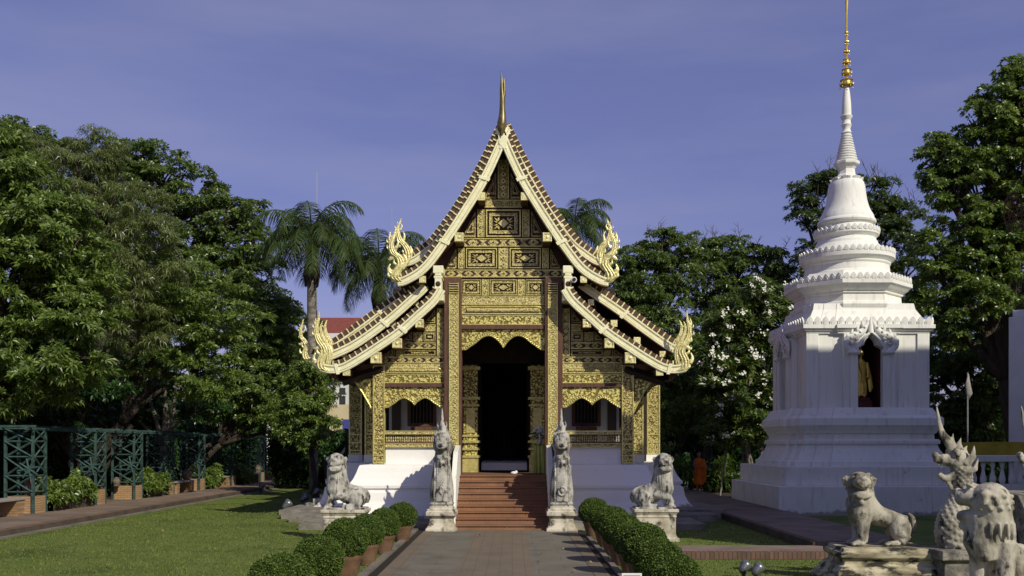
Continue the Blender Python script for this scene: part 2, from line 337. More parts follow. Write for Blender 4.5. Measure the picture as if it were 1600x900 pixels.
def sculpt(name, mb, m, parent, voxel=.02, smooth_it=3, disp=.01, dscale=.08, loc=None, cut=None):
    """merge the overlapping volumes in mb into ONE continuous carved surface"""
    me = bpy.data.meshes.new(name+'_src'); me.from_pydata(mb.v, [], mb.f); o = bpy.data.objects.new(name, me); link(o)
    r_ = o.modifiers.new('r','REMESH'); r_.mode = 'VOXEL'; r_.voxel_size = voxel; r_.use_smooth_shade = True
    co = None
    if cut is not None:
        cm = bpy.data.meshes.new('cutter'); cm.from_pydata(cut.v, [], cut.f); co = bpy.data.objects.new('cutter', cm); link(co)
        bl_ = o.modifiers.new('b','BOOLEAN'); bl_.operation = 'DIFFERENCE'; bl_.object = co; bl_.solver = 'EXACT'; bl_.use_self = True
        r2 = o.modifiers.new('r2','REMESH'); r2.mode = 'VOXEL'; r2.voxel_size = voxel; r2.use_smooth_shade = True
    sm = o.modifiers.new('s','SMOOTH'); sm.iterations = smooth_it; sm.factor = .5
    if disp:
        tx = bpy.data.textures.new(name+'_t','CLOUDS'); tx.noise_scale = dscale; tx.noise_depth = 3
        d = o.modifiers.new('d','DISPLACE'); d.texture = tx; d.strength = disp; d.mid_level = .5
    bpy.context.view_layer.update(); dg = bpy.context.evaluated_depsgraph_get()
    nm = bpy.data.meshes.new_from_object(o.evaluated_get(dg)); nm.name = name
    if co is not None: bpy.data.objects.remove(co)
    o.modifiers.clear(); o.data = nm; bpy.data.meshes.remove(me)
    nm.materials.clear(); nm.materials.append(M[m]); nm.polygons.foreach_set('use_smooth', [True]*len(nm.polygons))
    if parent is not None: o.parent = parent
    if loc: o.location = loc
    return o

# ------------------------------------------------------------------ foliage
def np_mesh(name, V, F, mats, parent=None, midx=None):
    me = bpy.data.meshes.new(name); nv, nf = len(V), len(F); k = F.shape[1]
    me.vertices.add(nv); me.vertices.foreach_set('co', V.astype(np.float32).ravel())
    me.loops.add(nf*k); me.loops.foreach_set('vertex_index', F.astype(np.int32).ravel())
    me.polygons.add(nf); me.polygons.foreach_set('loop_start', np.arange(0, nf*k, k, dtype=np.int32))
    try: me.polygons.foreach_set('loop_total', np.full(nf, k, dtype=np.int32))
    except Exception: pass
    for q in mats: me.materials.append(M[q])
    if midx is not None: me.polygons.foreach_set('material_index', midx.astype(np.int32))
    me.update(calc_edges=True); me.validate(); o = bpy.data.objects.new(name, me); link(o)
    if parent is not None: o.parent = parent
    return o
def rosettes(rng, C, N, per=6, Ln=.2, Wd=.06, tilt=(.5,1.25), droop=.25):
    """C centres (n,3), N axes (n,3): per leaves around each axis -> V,F arrays"""
    n = len(C); N = N/np.maximum(np.linalg.norm(N, axis=1, keepdims=True), 1e-6)
    A = np.cross(N, np.array([0.31,0.2,0.93])); A /= np.maximum(np.linalg.norm(A, axis=1, keepdims=True), 1e-6); B = np.cross(N, A)
    ph = rng.uniform(0, 2*np.pi, n)[:,None] + np.arange(per)[None,:]*2*np.pi/per + rng.uniform(-.35,.35,(n,per))
    ti = rng.uniform(tilt[0], tilt[1], (n,per))
    rad = A[:,None,:]*np.cos(ph)[...,None] + B[:,None,:]*np.sin(ph)[...,None]
    d = rad*np.sin(ti)[...,None] + N[:,None,:]*np.cos(ti)[...,None]
    side = np.cross(d, N[:,None,:]); side /= np.maximum(np.linalg.norm(side, axis=2, keepdims=True), 1e-6)
    L_ = (Ln*rng.uniform(.7,1.25,(n,per)))[...,None]; W_ = (Wd*rng.uniform(.8,1.2,(n,per)))[...,None]
    c = np.repeat(C[:,None,:], per, 1)
    p0 = c + d*L_*.06; pm = c + d*L_*.58; p2 = c + d*L_ - np.array([0,0,1.])*L_*droop
    V = np.stack([p0, pm+side*W_*.5, p2, pm-side*W_*.5], axis=2).reshape(-1,3)
    F = np.arange(len(V)).reshape(-1,4)
    return V, F
def crown_pts(rng, blobs, clump=.55, per_area=2.4, per_clump=34, up=.35, fill=.25):
    """blobs: (x,y,z,r,flatten). clumps of leaves spread over and inside each blob"""
    C = []; N = []
    for (x,y,z,r,fl) in blobs:
        nc = int(per_area*4*r*r/(clump*clump)*.36)+5
        d = rng.normal(size=(nc,3)); d /= np.linalg.norm(d, axis=1, keepdims=True)
        rr = r*np.where(rng.random(nc) < fill, rng.uniform(.35,.8,nc), rng.uniform(.78,1.22,nc))
        cc = np.array([x,y,z]) + d*rr[:,None]*np.array([1,1,fl])
        cr = clump*rng.uniform(.55,1.25,nc)
        for k in range(nc):
            m_ = int(per_clump*(cr[k]/clump)**2)+4
            e = rng.normal(size=(m_,3)); e /= np.linalg.norm(e, axis=1, keepdims=True)
            e[:,2] = np.where(e[:,2] < -.25, -e[:,2], e[:,2])
            q = cc[k] + e*(cr[k]*rng.uniform(.55,1.0,m_))[:,None]*np.array([1,1,.62])
            C.append(q); N.append(e*.8 + d[k]*.35 + np.array([0,0,up]) + rng.normal(size=(m_,3))*.25)
    return np.concatenate(C), np.concatenate(N)
TREES = 0
def tree(name, label, cat, group, base, blobs_px, Y, lm='leaf_mid', per=6, Ln=.22, Wd=.07, clump=.6, dens=2.4, pc=30, seed=1, trunk=.22, bark='bark', flat=.85,
         fork=.45, tilt=(.5,1.25), droop=.25, world_blobs=None, lean=0.0, twigs=0, flowers=0, fill=.25, stems=1, up=.35):
    rng = np.random.default_rng(seed); rd = random.Random(seed)
    bx, by = base; Ln *= .80; Wd *= .66; clump *= .72
    root = thing(name, label, cat, (bx,by,0), 0, group)
    B = []
    for b in blobs_px:
        px, py, rp = b[:3]; dy = b[3] if len(b) > 3 else 0; y = Y+dy
        B.append((PX(px,y)-bx, y-by, PZ(py,y), rp*y/FOC, flat))
    if world_blobs: B += [(x-bx,y-by,z,r,flat) for x,y,z,r in world_blobs]
    C, N = crown_pts(rng, B, clump, dens, pc, up=up, fill=fill)
    keep = C[:,2] > .15; C, N = C[keep], N[keep]
    V, F = rosettes(rng, C, N, per, Ln, Wd, tilt, droop)
    np_mesh('crown', V, F, [lm], root)
    # trunk and limbs
    mb = MB(); zmin = min(b[2]-b[3]*.5 for b in B); zc = sum(b[2] for b in B)/len(B); cx = sum(b[0] for b in B)/len(B); cy = sum(b[1] for b in B)/len(B)
    fz = max(.8, zc*fork)
    for s_ in range(stems):
        ox, oy = (0,0) if s_ == 0 else (rd.uniform(-.8,.8), rd.uniform(-.5,.8))
        tr = trunk*(1 if s_ == 0 else rd.uniform(.5,.8))
        path = [(ox,oy,-.1),(ox*.9+lean*.1,oy,.35),(ox+lean*.3+rd.uniform(-.1,.1),oy,fz*.4),(ox+lean*.6+cx*.2,oy+cy*.2,fz*.75),(ox*.8+cx*.35,oy*.8+cy*.35,fz)]
        mb.tube(crom(path,3), [tr*1.35]+[tr*(1.12-.5*i/12) for i in range(12)], n=9)
    s0 = (cx*.35, cy*.35, fz)
    for b in B:
        t_ = (b[0],b[1],b[2]); mid = (s0[0]+(t_[0]-s0[0])*.45+rd.uniform(-.3,.3), s0[1]+(t_[1]-s0[1])*.45, s0[2]+(t_[2]-s0[2])*.6)
        pts = crom([s0, mid, t_], 4); mb.tube(pts, [trunk*.6*(1-.75*i/8) for i in range(9)], n=7)
        for q in range(6):
            dd = Vector((rd.gauss(0,1), rd.gauss(0,1), rd.gauss(.3,1))).normalized()*b[3]*.85
            e_ = Vector(t_)+Vector((dd.x,dd.y,dd.z*b[4])); m_ = (Vector(mid)*.3+Vector(t_)*.7)
            mb.tube([tuple(m_), tuple((m_+e_)/2+Vector((0,0,.1))), tuple(e_)], [trunk*.2, trunk*.13, trunk*.05], n=5)
    mb.build('trunk', bark, root, smooth=True)
    if twigs:
        tw = MB(); top = sorted(B, key=lambda b: -b[2])[:max(2,len(B)//2)]
        for q in range(twigs):
            b = rd.choice(top); a = rd.uniform(0,6.28); p = Vector((b[0]+b[3]*.8*math.cos(a), b[1]+b[3]*.3*math.sin(a), b[2]+b[3]*.7*b[4]))
            e_ = p+Vector((rd.uniform(-.5,.5), 0, rd.uniform(.5,1.1)))
            tw.tube([tuple(p), tuple(e_)], [.022,.008], n=4)
            for z_ in range(4):
                s_ = p.lerp(e_, rd.uniform(.2,.9)); tw.tube([tuple(s_), tuple(s_+Vector((rd.uniform(-.35,.35),rd.uniform(-.1,.1),rd.uniform(.15,.4))))], [.012,.005], n=4)
        tw.build('bare_twigs', 'twig', root)
    if flowers:
        idx = rng.choice(len(C), flowers); 
        for q in idx:
            if C[q][1] > cy+.4: continue
        sel = [q for q in rng.permutation(len(C)) if N[q][1] < -.2][:flowers]
        cc = C[sel] + np.array([0,-.35,.08]); k = 9
        cc = np.repeat(cc, k, 0) + rng.normal(size=(len(cc)*k,3))*.06
        V, F = rosettes(rng, cc, rng.normal(size=cc.shape)*.4+np.array([0.1,-1,.5]), 5, .055, .04, (.9,1.3), 0)
        np_mesh('blossoms', V, F, ['white_petal'], root)
    return root
# =================================================================== THE SETTING
AX = -.24                                # x of the temple's axis
YF = 26.6                                # front plane of the temple's facade
def setting():
    def st(name, mb, m, **k): return tag(mb.build(name, m, **k), kind='structure')
    st('ground', MB().box(-400,400,-60,900,-.3,0), 'grass')
    # walk to the stairs: flush sheets each a little above the one below
    g = MB().box(-2.45,1.75,4,23.9,-.05,.012); st('path_bed', g, 'dark_gap')
    st('path', MB().box(-2.15,1.57,4,23.8,-.04,.022), 'grey_slab')
    st('path_centre_strip', MB().box(-.92,.34,4,23.75,-.03,.027), 'red_path')
    st('path_border', MB().box(-2.15,-1.9,4,23.72,-.03,.030).box(1.33,1.57,4,23.72,-.03,.030), 'red_path')
    st('gutter_kerb', MB().box(-2.45,-2.32,4,23.9,-.02,.06).box(1.70,1.80,4,22.6,-.02,.05), 'stone_path')
    s = MB()
    for y in (13.3,15.4,17.3,18.8,20.6): s.box(1.80,2.5,y,y+.38,-.02,.028)
    st('crossing_slabs', s, 'stone_path')
    # left walk with its brick kerb
    st('left_walk', MB().box(-14.6,-11.95,6,78,-.05,.17), 'walk')
    st('left_kerb', MB().box(-11.95,-11.7,6,58,-.05,.155), 'brick_side')
    st('left_kerb_foot', MB().box(-11.7,-11.5,6,58,-.05,.03), 'stone_path')
    st('far_cross_walk', MB().box(-11.94,-3.0,52,55,-.05,.12), 'brick')
    # right raised walk and the cross walk in front of it
    st('right_walk', MB().box(6.1,8.0,19.2,60,-.05,.20), 'walk')
    st('right_walk_edge', MB().box(6.02,6.1,19.2,60,-.05,.18), 'brick_side')
    st('cross_walk', MB().box(2.5,22,18.0,19.2,-.05,.115), 'walk')
    st('cross_walk_kerb', MB().box(2.45,22,17.75,18.0,-.05,.135), 'kerb_brick')
    st('temple_apron', MB().box(AX-5.1,AX+5.1,24.0,27.6,-.05,.15).box(AX-6.4,AX+6.4,27.6,42,-.05,.27).box(AX-5.9,AX+5.9,26.4,27.6,-.05,.21)
       .box(AX-6.9,AX+6.9,29.4,34,-.05,.14), 'grey_stone')
    st('bare_earth', MB().xy([(-40,8),(-14.6,8),(-14.6,80),(-40,80)], -.05, .02).xy([(8.3,36),(30,36),(30,80),(8.3,80)], -.05,.015), 'soil')
    # short mown grass, as blades
    rng = np.random.default_rng(5)
    n = 90000
    x = rng.uniform(-11.4, 7, n); y = 9+rng.random(n)**1.3*26
    ok = ~((x > -2.5) & (x < 1.85)) & ~((x > AX-5.2) & (x < AX+5.2) & (y > 23.9)) & ~((x > 6) & (y > 17.7)) & ~((y > 17.7) & (y < 19.25) & (x > 2.4)) & (np.abs(x) < y*.56) & ~((x < -5.3) & (x>-7.2) & (y > 27))
    x, y = x[ok], y[ok]; n = len(x); a = rng.uniform(0, 6.28, n); h = rng.uniform(.02,.05,n); wd = .012
    p = np.stack([x,y,np.zeros(n)-.003],1); dx = np.stack([np.cos(a),np.sin(a),np.zeros(n)],1)*wd
    tp = p+np.stack([rng.normal(size=n)*.015, rng.normal(size=n)*.015, h],1)
    V = np.stack([p-dx, p+dx, tp],1).reshape(-1,3); F = np.arange(len(V)).reshape(-1,3)
    o = np_mesh('grass', V, F, ['blade']); tag(o, 'short mown green lawn grass around the path', 'grass', kind='stuff')
setting()

# =================================================================== THE TEMPLE HALL
T = thing('temple_hall', 'gilded wooden temple hall with steep tiered roof, white plinth and red stairs in the middle', 'temple', (AX,YF,0))
def bt(mb, name, m, parent=None, **k): return mb.build(name, m, parent or T, world=True, **k)
def lx(px, Y=YF): return -((px-800.0)*Y/FOC - AX)      # distance from the axis for a pixel left of it
def off(pts, d):                        # offset an open xz curve along its normal (xl grows outward, +d = up/out)
    out = []
    for i, p in enumerate(pts):
        a = pts[max(i-1,0)]; b = pts[min(i+1,len(pts)-1)]; tx, tz = b[0]-a[0], b[1]-a[1]; l_ = math.hypot(tx,tz) or 1
        out.append((p[0]-tz/l_*d, p[1]+tx/l_*d))
    return out
def curve(px_pts, Y, n=5): return crom([(lx(a,Y), PZ(b,Y)) for a,b in px_pts], n)
def sw(pts, s): return [(AX+s*x, z) for x,z in pts]
def ribbon(mb, up, lo, s, y0, y1, m=0):
    for i in range(len(up)-1):
        q = sw([up[i], up[i+1], lo[i+1], lo[i]], s)
        mb.xz(q, y0, y1, m)
def ribbon_loft(mb, up, lo, s, y0, y1, m=0):     # one closed bar following a curve
    n = len(up); vs = []
    for i in range(n):
        u = (AX+s*up[i][0], up[i][1]); l_ = (AX+s*lo[i][0], lo[i][1])
        vs += [(u[0],y0,u[1]),(u[0],y1,u[1]),(l_[0],y1,l_[1]),(l_[0],y0,l_[1])]
    fs = []
    for i in range(n-1):
        for k in range(4):
            a, b = 4*i+k, 4*i+(k+1)%4; fs.append((a,b,b+4,a+4) if s > 0 else (a,a+4,b+4,b))
    fs.append((3,2,1,0)); fs.append((4*n-4,4*n-3,4*n-2,4*n-1))
    mb.add(vs, fs, m)
def walk_curve(pts, step, start=0.0):
    acc = start; out = []
    for i in range(len(pts)-1):
        a, b = pts[i], pts[i+1]; l_ = math.hypot(b[0]-a[0], b[1]-a[1])
        while acc < l_:
            t = acc/l_; out.append((a[0]+(b[0]-a[0])*t, a[1]+(b[1]-a[1])*t, (b[0]-a[0])/l_, (b[1]-a[1])/l_)); acc += step
        acc -= l_
    return out
def hook(paths, Y, s, parent, thick=.55, dx=0, dz=0):
    mb = MB()
    for pts in paths:
        P = crom([(lx(a+dx,Y), PZ(b+dz,Y), r/FOC*Y) for a,b,r in pts], 4)
        mb.tube([(AX+s*x, Y, z) for x,z,r in P], [max(r*.84,.006) for x,z,r in P], n=10, flat=thick)
        if len(pts) > 5:
            for o_ in (-.55,0,.55): mb.tube([(AX+s*(x+o_*r), Y-max(r,.006)*thick*(.8 if o_ else 1.0), z) for x,z,r in P], [max(r*.16,.004) for x,z,r in P], n=5)
            for q_ in range(3, len(P)-4, 4):
                x,z,r = P[q_]; mb.tube([(AX+s*(x+r*.6),Y,z),(AX+s*(x+r*1.4),Y,z+r*.6),(AX+s*(x+r*1.35),Y,z+r*1.5)], [r*.4,r*.3,.005], n=6, flat=.6)
    bt(mb, 'naga_finial', 'finial_gold', parent, smooth=True)
def roof(name, pts, Y0, Y1, tick_n=1, bw=.23, hooks=None, sides=(-1,1), tick_w=.15, hk=None, label=None):
    """one roof section: sloping tiled slab, tile ends, gilded bargeboard with its flame finial"""
    up = curve(pts, Y0)
    for s in sides:
        lo = off(up, -bw); under = off(up, -.16); top = off(up, tick_w*tick_n)
        slab = MB(); ribbon_loft(slab, top, under, s, Y0+.09, Y1); 
        rf = bt(slab, 'roof', ['roof_tile'], auto=35)
        # battens of the soffit, seen from below
        e = MB()
        for k in range(tick_n):
            a0, a1 = off(up, tick_w*k+.012), off(up, tick_w*(k+1)-.006)
            for (x,z,tx,tz) in walk_curve(a0, .175, .05+.07*k):
                nx_, nz_ = -tz, tx; h = tick_w-.012
                wq = .036
                q = [(x,z),(x+tx*wq,z+tz*wq),(x+tx*wq+nx_*h,z+tz*wq+nz_*h),(x+nx_*h,z+nz_*h)]
                e.xz(sw(q, s), Y0+.02-.0*k, Y0+.10, 0)
                q2 = [(x+tx*.045,z+tz*.045),(x+tx*.165,z+tz*.165),(x+tx*.165+nx_*h*.8,z+tz*.165+nz_*h*.8),(x+tx*.045+nx_*h*.8,z+tz*.045+nz_*h*.8)]
                e.xz(sw(q2, s), Y0+.045, Y0+.10, 1)
        bt(e, 'tile_ends', ['finial_gold','tile_brown'], rf)
        b = MB(); ribbon_loft(b, up, lo, s, Y0, Y0+.085)
        ribbon_loft(b, off(up,-.005), off(up,-.045), s, Y0-.02, Y0+.005)
        ribbon_loft(b, off(up,-bw+.05), off(up,-bw+.015), s, Y0-.015, Y0+.005)
        ge = MB(); ribbon_loft(ge, off(up,-.052), off(up,-.068), s, Y0-.012, Y0+.004); ribbon_loft(ge, off(up,-bw+.068), off(up,-bw+.053), s, Y0-.012, Y0+.004)
        for (x,z,tx,tz) in walk_curve(up, 2.0, 1.5):        # joints with a small carved collar
            nx_, nz_ = tz, -tx; q = [(x-tx*.04+nx_*-.03,z-tz*.04+nz_*-.03),(x+tx*.05-nx_*.03,z+tz*.05-nz_*.03),(x+tx*.0+nx_*(bw+.03),z+nz_*(bw+.03)),(x-tx*.09+nx_*(bw+.03),z-tz*.09+nz_*(bw+.03))]
            b.xz(sw(q,s), Y0-.03, Y0+.01)
        bo = bt(b, 'bargeboard', 'cream_gold', rf); bt(ge, 'gilt_line', 'gold', rf)
        if hk: hook(hk if isinstance(hk, list) else hk[s], Y0+.04, s, bo)
    return up
U1P = [(786,197),(768,240),(748,281),(716,333),(682,384),(657,415),(632,431),(620,434)]
U2P = [(786,194),(775,217),(749,268),(717,322),(680,373),(659,391),(643,402),(632,405)]
L1P = [(684,448),(673,465),(647,489),(620,513),(588,535),(557,555),(533,568),(516,570),(503,567)]
L2P = [(660,443),(648,455),(600,497),(553,531),(518,548),(500,554),(485,553)]
L3P = [(662,438),(644,451),(600,481),(565,507),(531,531),(514,541)]
HKA = [[(624,440,6),(617,433,9),(621,423,8),(627,413,7.5),(624,403,6.5),(616,397,6.5),(612,388,5.5),(612,378,5),(616,368,3.2),(619,357,1)],
       [(616,400,5),(609,405,3.2),(607,404,.8)], [(627,420,5),(634,412,4),(634,404,3),(630,396,1)], [(613,384,3),(608,374,2.2),(610,362,.8)], [(618,388,3),(622,380,2),(620,371,.6)], [(611,428,4),(607,421,3),(610,412,1)]]
HKB = [[(634,414,6),(638,405,7),(638,394,6.5),(633,384,6),(626,377,5.5),(622,366,4.5),(622,355,3),(625,348,2),(627,341,.7)],
       [(630,378,3),(632,368,2),(629,361,.6)], [(625,360,2.5),(628,354,1.6),(627,350,.5)], [(640,400,5),(643,392,3),(641,384,1)], [(626,384,3.5),(620,386,3),(618,394,2),(622,400,1)]]
HKC = [[(512,580,6),(503,575,8),(502,563,8),(507,552,7.5),(506,543,7),(499,533,6.5),(495,522,5),(495,510,4),(498,499,2.6),(499,486,.7)],
       [(512,570,5),(515,557,5),(514,545,4.5),(508,533,4),(503,522,3),(501,511,2.2),(504,502,.6)], [(502,540,4),(494,545,3.2),(491,543,.8)], [(494,568,4),(490,560,3),(493,551,1)], [(516,556,4),(518,548,2.5),(515,538,.8)], [(497,515,2.6),(492,506,1.8),(494,497,.6)]]
HKD = [[(488,560,5),(480,561,6.5),(477,551,6),(480,542,5.2),(477,534,4.8),(471,527,3.5),(470,515,3),(472,508,2),(474,499,.6)],
       [(474,536,3.5),(469,538,2.5),(467,536,.6)], [(484,552,3.5),(487,545,2.5),(484,537,.7)], [(473,520,2),(477,514,1.4),(476,508,.5)]]
HKE = [[(516,548,4),(516,541,5),(514,531,4.5),(509,520,3.5),(508,509,2.5),(511,500,.6)]]
YB = 25.8
roof('upper front', U1P, YB, 29.2, 1, hk=HKA, tick_w=.115)
roof('upper back', U2P, 28.9, 40.0, 1, hk=HKB, tick_w=.17, bw=.22)
roof('lower front', L1P, YB, 29.4, 1, hk=HKC, tick_w=.12)
roof('lower middle left', L2P, 26.15, 30.5, 1, hk=HKD, sides=(-1,), tick_w=.15)
roof('lower back', L3P, 26.5, 39.5, 1, hk=HKE, tick_w=.16)
# ridge cap and the apex finial
bt(MB().box(AX-.10,AX+.10,YB-.02,YB+.12,PZ(232,YB),PZ(203,YB)).xz([(AX-.13,PZ(212,YB)),(AX+.13,PZ(212,YB)),(AX+.1,PZ(225,YB)),(AX,PZ(232,YB)),(AX-.1,PZ(225,YB))],YB-.03,YB+.0), 'apex_plate', 'cream_gold')
f = MB()
for pts in ([(784,212,1.5),(784,205,5),(784,196,7.5),(785,184,6.2),(785,170,4.6),(785,155,4.2),(784,140,3),(784,125,2),(783,112,.4)], [(785,160,3.5),(788,145,2.4),(788,132,1.6),(787,121,.4)], [(784,190,3),(784,200,3.6),(784,208,2),(784,214,.5)]):
    P = crom([(PX(a,YB), PZ(b,YB), r/FOC*YB) for a,b,r in pts], 4)
    f.tube([(x, YB-.08 if pts[0][0]==784 and pts[0][1]==190 else YB-.02, z) for x,z,r in P], [r for x,z,r in P], n=10)
bt(f, 'apex_finial', 'bronze', smooth=True)
bt(MB().box(AX-.09,AX+.09,YB+.1,29.1,10.62,10.80).box(AX-.09,AX+.09,29.1,40,11.30,11.50), 'ridge', 'roof_tile')

# ---- gable wall, boards and carved panels.  a(px) -> distance from the axis on the facade
def a(px): return lx(px, YF)
def zf(py): return PZ(py, YF)
u1 = off(curve(U1P, YB), -.17)
uz = [(max(x,0), z) for x,z in u1 if z > zf(436)]
xb = uz[-1][0]
poly = [(AX+x, z) for x,z in uz]+[(AX+1.62, zf(436)),(AX+1.62, zf(510)),(AX-1.62, zf(510)),(AX-1.62, zf(436))]+[(AX-x, z) for x,z in uz[::-1][:-1]]
bt(MB().xz(poly, YF, YF+.12), 'gable_wall', 'maroon')
def frame(mb, x0, x1, z0, z1, y, wdt, m, d=.03):
    mb.box(x0,x1,y-d,y,z1-wdt,z1,m); mb.box(x0,x1,y-d,y,z0,z0+wdt,m); mb.box(x0,x0+wdt,y-d,y,z0+wdt,z1-wdt,m); mb.box(x1-wdt,x1,y-d,y,z0+wdt,z1-wdt,m)
def panel(px0,px1,py0,py1, flower=True, y=YF, name='carved_panel'):
    """square coffer: carved outer frame, dark groove, inner frame, eight-petalled flower"""
    x0, x1, z0, z1 = PX(px0,YF), PX(px1,YF), zf(py1), zf(py0); mb = MB(); w_ = min(x1-x0, z1-z0)
    mb.box(x0,x1,y-.008,y,z0,z1,1)
    frame(mb, x0+.006, x1-.006, z0+.006, z1-.006, y-.009, w_*.045, 0, .06)
    frame(mb, x0+w_*.125, x1-w_*.125, z0+w_*.125, z1-w_*.125, y-.009, w_*.085, 2, .045)
    g = w_*.215
    frame(mb, x0+g, x1-g, z0+g, z1-g, y-.009, w_*.022, 0, .05)
    cx, cz, hw, hz = (x0+x1)/2, (z0+z1)/2, (x1-x0)/2-g-w_*.05, (z1-z0)/2-g-w_*.05
    if flower and hw > .05:
        mb.xz([(cx-hw*.50,cz),(cx,cz-hz*.72),(cx+hw*.50,cz),(cx,cz+hz*.72)], y-.06, y-.009, 0)
        for sx in (-1,1):
            for sz in (-1,1):
                mb.xz([(cx+sx*hw*.34,cz+sz*hz*.50),(cx+sx*hw*.42,cz+sz*hz*.95),(cx+sx*hw*.58,cz+sz*hz*.66)], y-.045, y-.009, 0); mb.xz([(cx+sx*hw*.40,cz+sz*hz*.42),(cx+sx*hw*.90,cz+sz*hz*.92),(cx+sx*hw*.66,cz+sz*hz*.38)], y-.05, y-.009, 0); mb.xz([(cx+sx*hw*.52,cz+sz*hz*.24),(cx+sx*hw*.96,cz+sz*hz*.40),(cx+sx*hw*.66,cz+sz*hz*.10)], y-.045, y-.009, 0)
            pass
        for sz in (-1,1):
            pass
    elif hw > .02: mb.box(cx-hw*.6,cx+hw*.6,y-.05,y-.009,cz-hz*.4,cz+hz*.4,2)
    bt(mb, name, ['gold','maroon','fine'])
def tri(pts_px, y=YF):
    mb = MB(); P = [(PX(x_,YF), zf(y_)) for x_,y_ in pts_px]; c = (sum(p[0] for p in P)/3, sum(p[1] for p in P)/3)
    def sc(k): return [(c[0]+(p[0]-c[0])*k, c[1]+(p[1]-c[1])*k) for p in P]
    mb.xz(P, y-.05, y, 0); mb.xz(sc(.78), y-.053, y-.02, 1); mb.xz(sc(.55), y-.075, y-.02, 0); mb.xz(sc(.30), y-.078, y-.02, 1)
    bt(mb, 'triangular_panel', ['fine','maroon'])
def lozenge_band(px0,px1,py0,py1, y=YF-.0, n=None, name='lozenge_band'):
    x0, x1, z0, z1 = PX(px0,YF), PX(px1,YF), zf(py1), zf(py0); mb = MB(); h = z1-z0; cz = (z0+z1)/2
    mb.box(x0,x1,y-.055,y,z0,z1,0)
    mb.box(x0,x1,y-.075,y-.05,z1-.025,z1,2); mb.box(x0,x1,y-.075,y-.05,z0,z0+.025,2)
    W_ = x1-x0; n = n or max(1, round(W_/.62)); c = W_/n
    for k in range(n):
        cx = x0+c*(k+.5); r_ = h*.36
        mb.xz([(cx-r_*1.25,cz),(cx,cz-r_),(cx+r_*1.25,cz),(cx,cz+r_)], y-.062, y-.05, 2)
        mb.xz([(cx-r_*.95,cz),(cx,cz-r_*.72),(cx+r_*.95,cz),(cx,cz+r_*.72)], y-.068, y-.05, 0)
        mb.xz([(cx-r_*.35,cz),(cx,cz-r_*.25),(cx+r_*.35,cz),(cx,cz+r_*.25)], y-.082, y-.05, 1)
        for s in (-1,1):
            e = c*.5*.86; t = .075; r_ = h*.40
            mb.xz([(cx+s*(e-t-.1),cz+r_),(cx+s*(e-.1),cz+r_),(cx+s*e,cz),(cx+s*(e-.1),cz-r_),(cx+s*(e-t-.1),cz-r_),(cx+s*(e-t),cz)], y-.064, y-.05, 1)
    bt(mb, name, ['fine','maroon','gold'])
def strip(px0,px1,py0,py1, m='fine', d=.05, y=YF, name='carved_strip', edge=True, flowers=True):
    x0, x1, z0, z1 = PX(px0,YF), PX(px1,YF), zf(py1), zf(py0); mb = MB(); mb.box(x0,x1,y-d,y,z0,z1,0)
    if edge:
        if z1-z0 > x1-x0:
            mb.box(x0,x0+.02,y-d-.015,y-d+.002,z0,z1,1); mb.box(x1-.02,x1,y-d-.015,y-d+.002,z0,z1,1)
            if flowers:
                k = 0; zz = z0+.1; cx = (x0+x1)/2; r_ = (x1-x0)*.27
                while zz < z1-.05: mb.xz([(cx-r_,zz),(cx,zz-r_),(cx+r_,zz),(cx,zz+r_)], y-d-.022, y-d+.002, 1); mb.xz([(cx-r_*.4,zz),(cx,zz-r_*.4),(cx+r_*.4,zz),(cx,zz+r_*.4)], y-d-.026, y-d, 2); zz += .19
        else: mb.box(x0,x1,y-d-.015,y-d+.002,z0,z0+.02,1); mb.box(x0,x1,y-d-.015,y-d+.002,z1-.02,z1,1)
    return bt(mb, name, [m,'gold','maroon'])
def mir(px): return 1573-px
strip(778,795,250,311); 
for s in (0,1):
    q = (lambda p: p) if s == 0 else mir
    tri([(q(775),270),(q(775),311),(q(757),311)]); tri([(q(743),330),(q(743),371),(q(723),371)])
    tri([(q(713),389),(q(713),420),(q(697),420)])
    x0, x1 = sorted((q(746),q(757))); strip(x0,x1,328,371)
    x0, x1 = sorted((q(716),q(726))); strip(x0,x1,388,420)
strip(757,816,313,325, edge=True)
panel(759,814,328,371)
lozenge_band(724,849,373,386, n=4)
panel(728,777,388,420); panel(796,845,388,420); strip(779,794,388,420)
lozenge_band(692,881,422,434, n=7)
panel(721,752,437,462); panel(765,808,437,462); panel(821,852,437,462); strip(753,764,437,462); strip(809,820,437,462)
strip(720,853,463,477, d=.07)
def hood(px0,px1,py0,py1, y=YF):
    """roll moulding with drooping ends, a hollow of pattern between its gilt lips"""
    x0, x1, z0, z1 = PX(px0,YF), PX(px1,YF), zf(py1), zf(py0); mb = MB(); h = z1-z0
    mb.box(x0,x1,y-.06,y,z0,z1,0)
    P = [(x0+.02,z0+.02),(x0+.07,z0+h*.45),(x0+.16,z0+h*.78),(x0+.3,z1-.03)]; Q = [(x1-(p[0]-x0), p[1]) for p in P[::-1]]
    mb.tube([(p[0],y-.07,p[1]) for p in P+Q], .022, n=6, m=1)
    mb.tube([(x0+.18,y-.10,z0+h*.4),(x1-.18,y-.10,z0+h*.4)], h*.27, n=10, m=0)
    mb.box(x0,x1,y-.11,y,z0-.015,z0+.02,1)
    bt(mb, 'hood_moulding', ['fine','gold'])
hood(720,853,478,491)
strip(720,853,493,508, m='leafgold', d=.09, name='leaf_frieze')
bt(MB().box(PX(720,YF),PX(853,YF),YF-.16,YF+.2,zf(515),zf(508.5)), 'lintel_beam', 'wood')
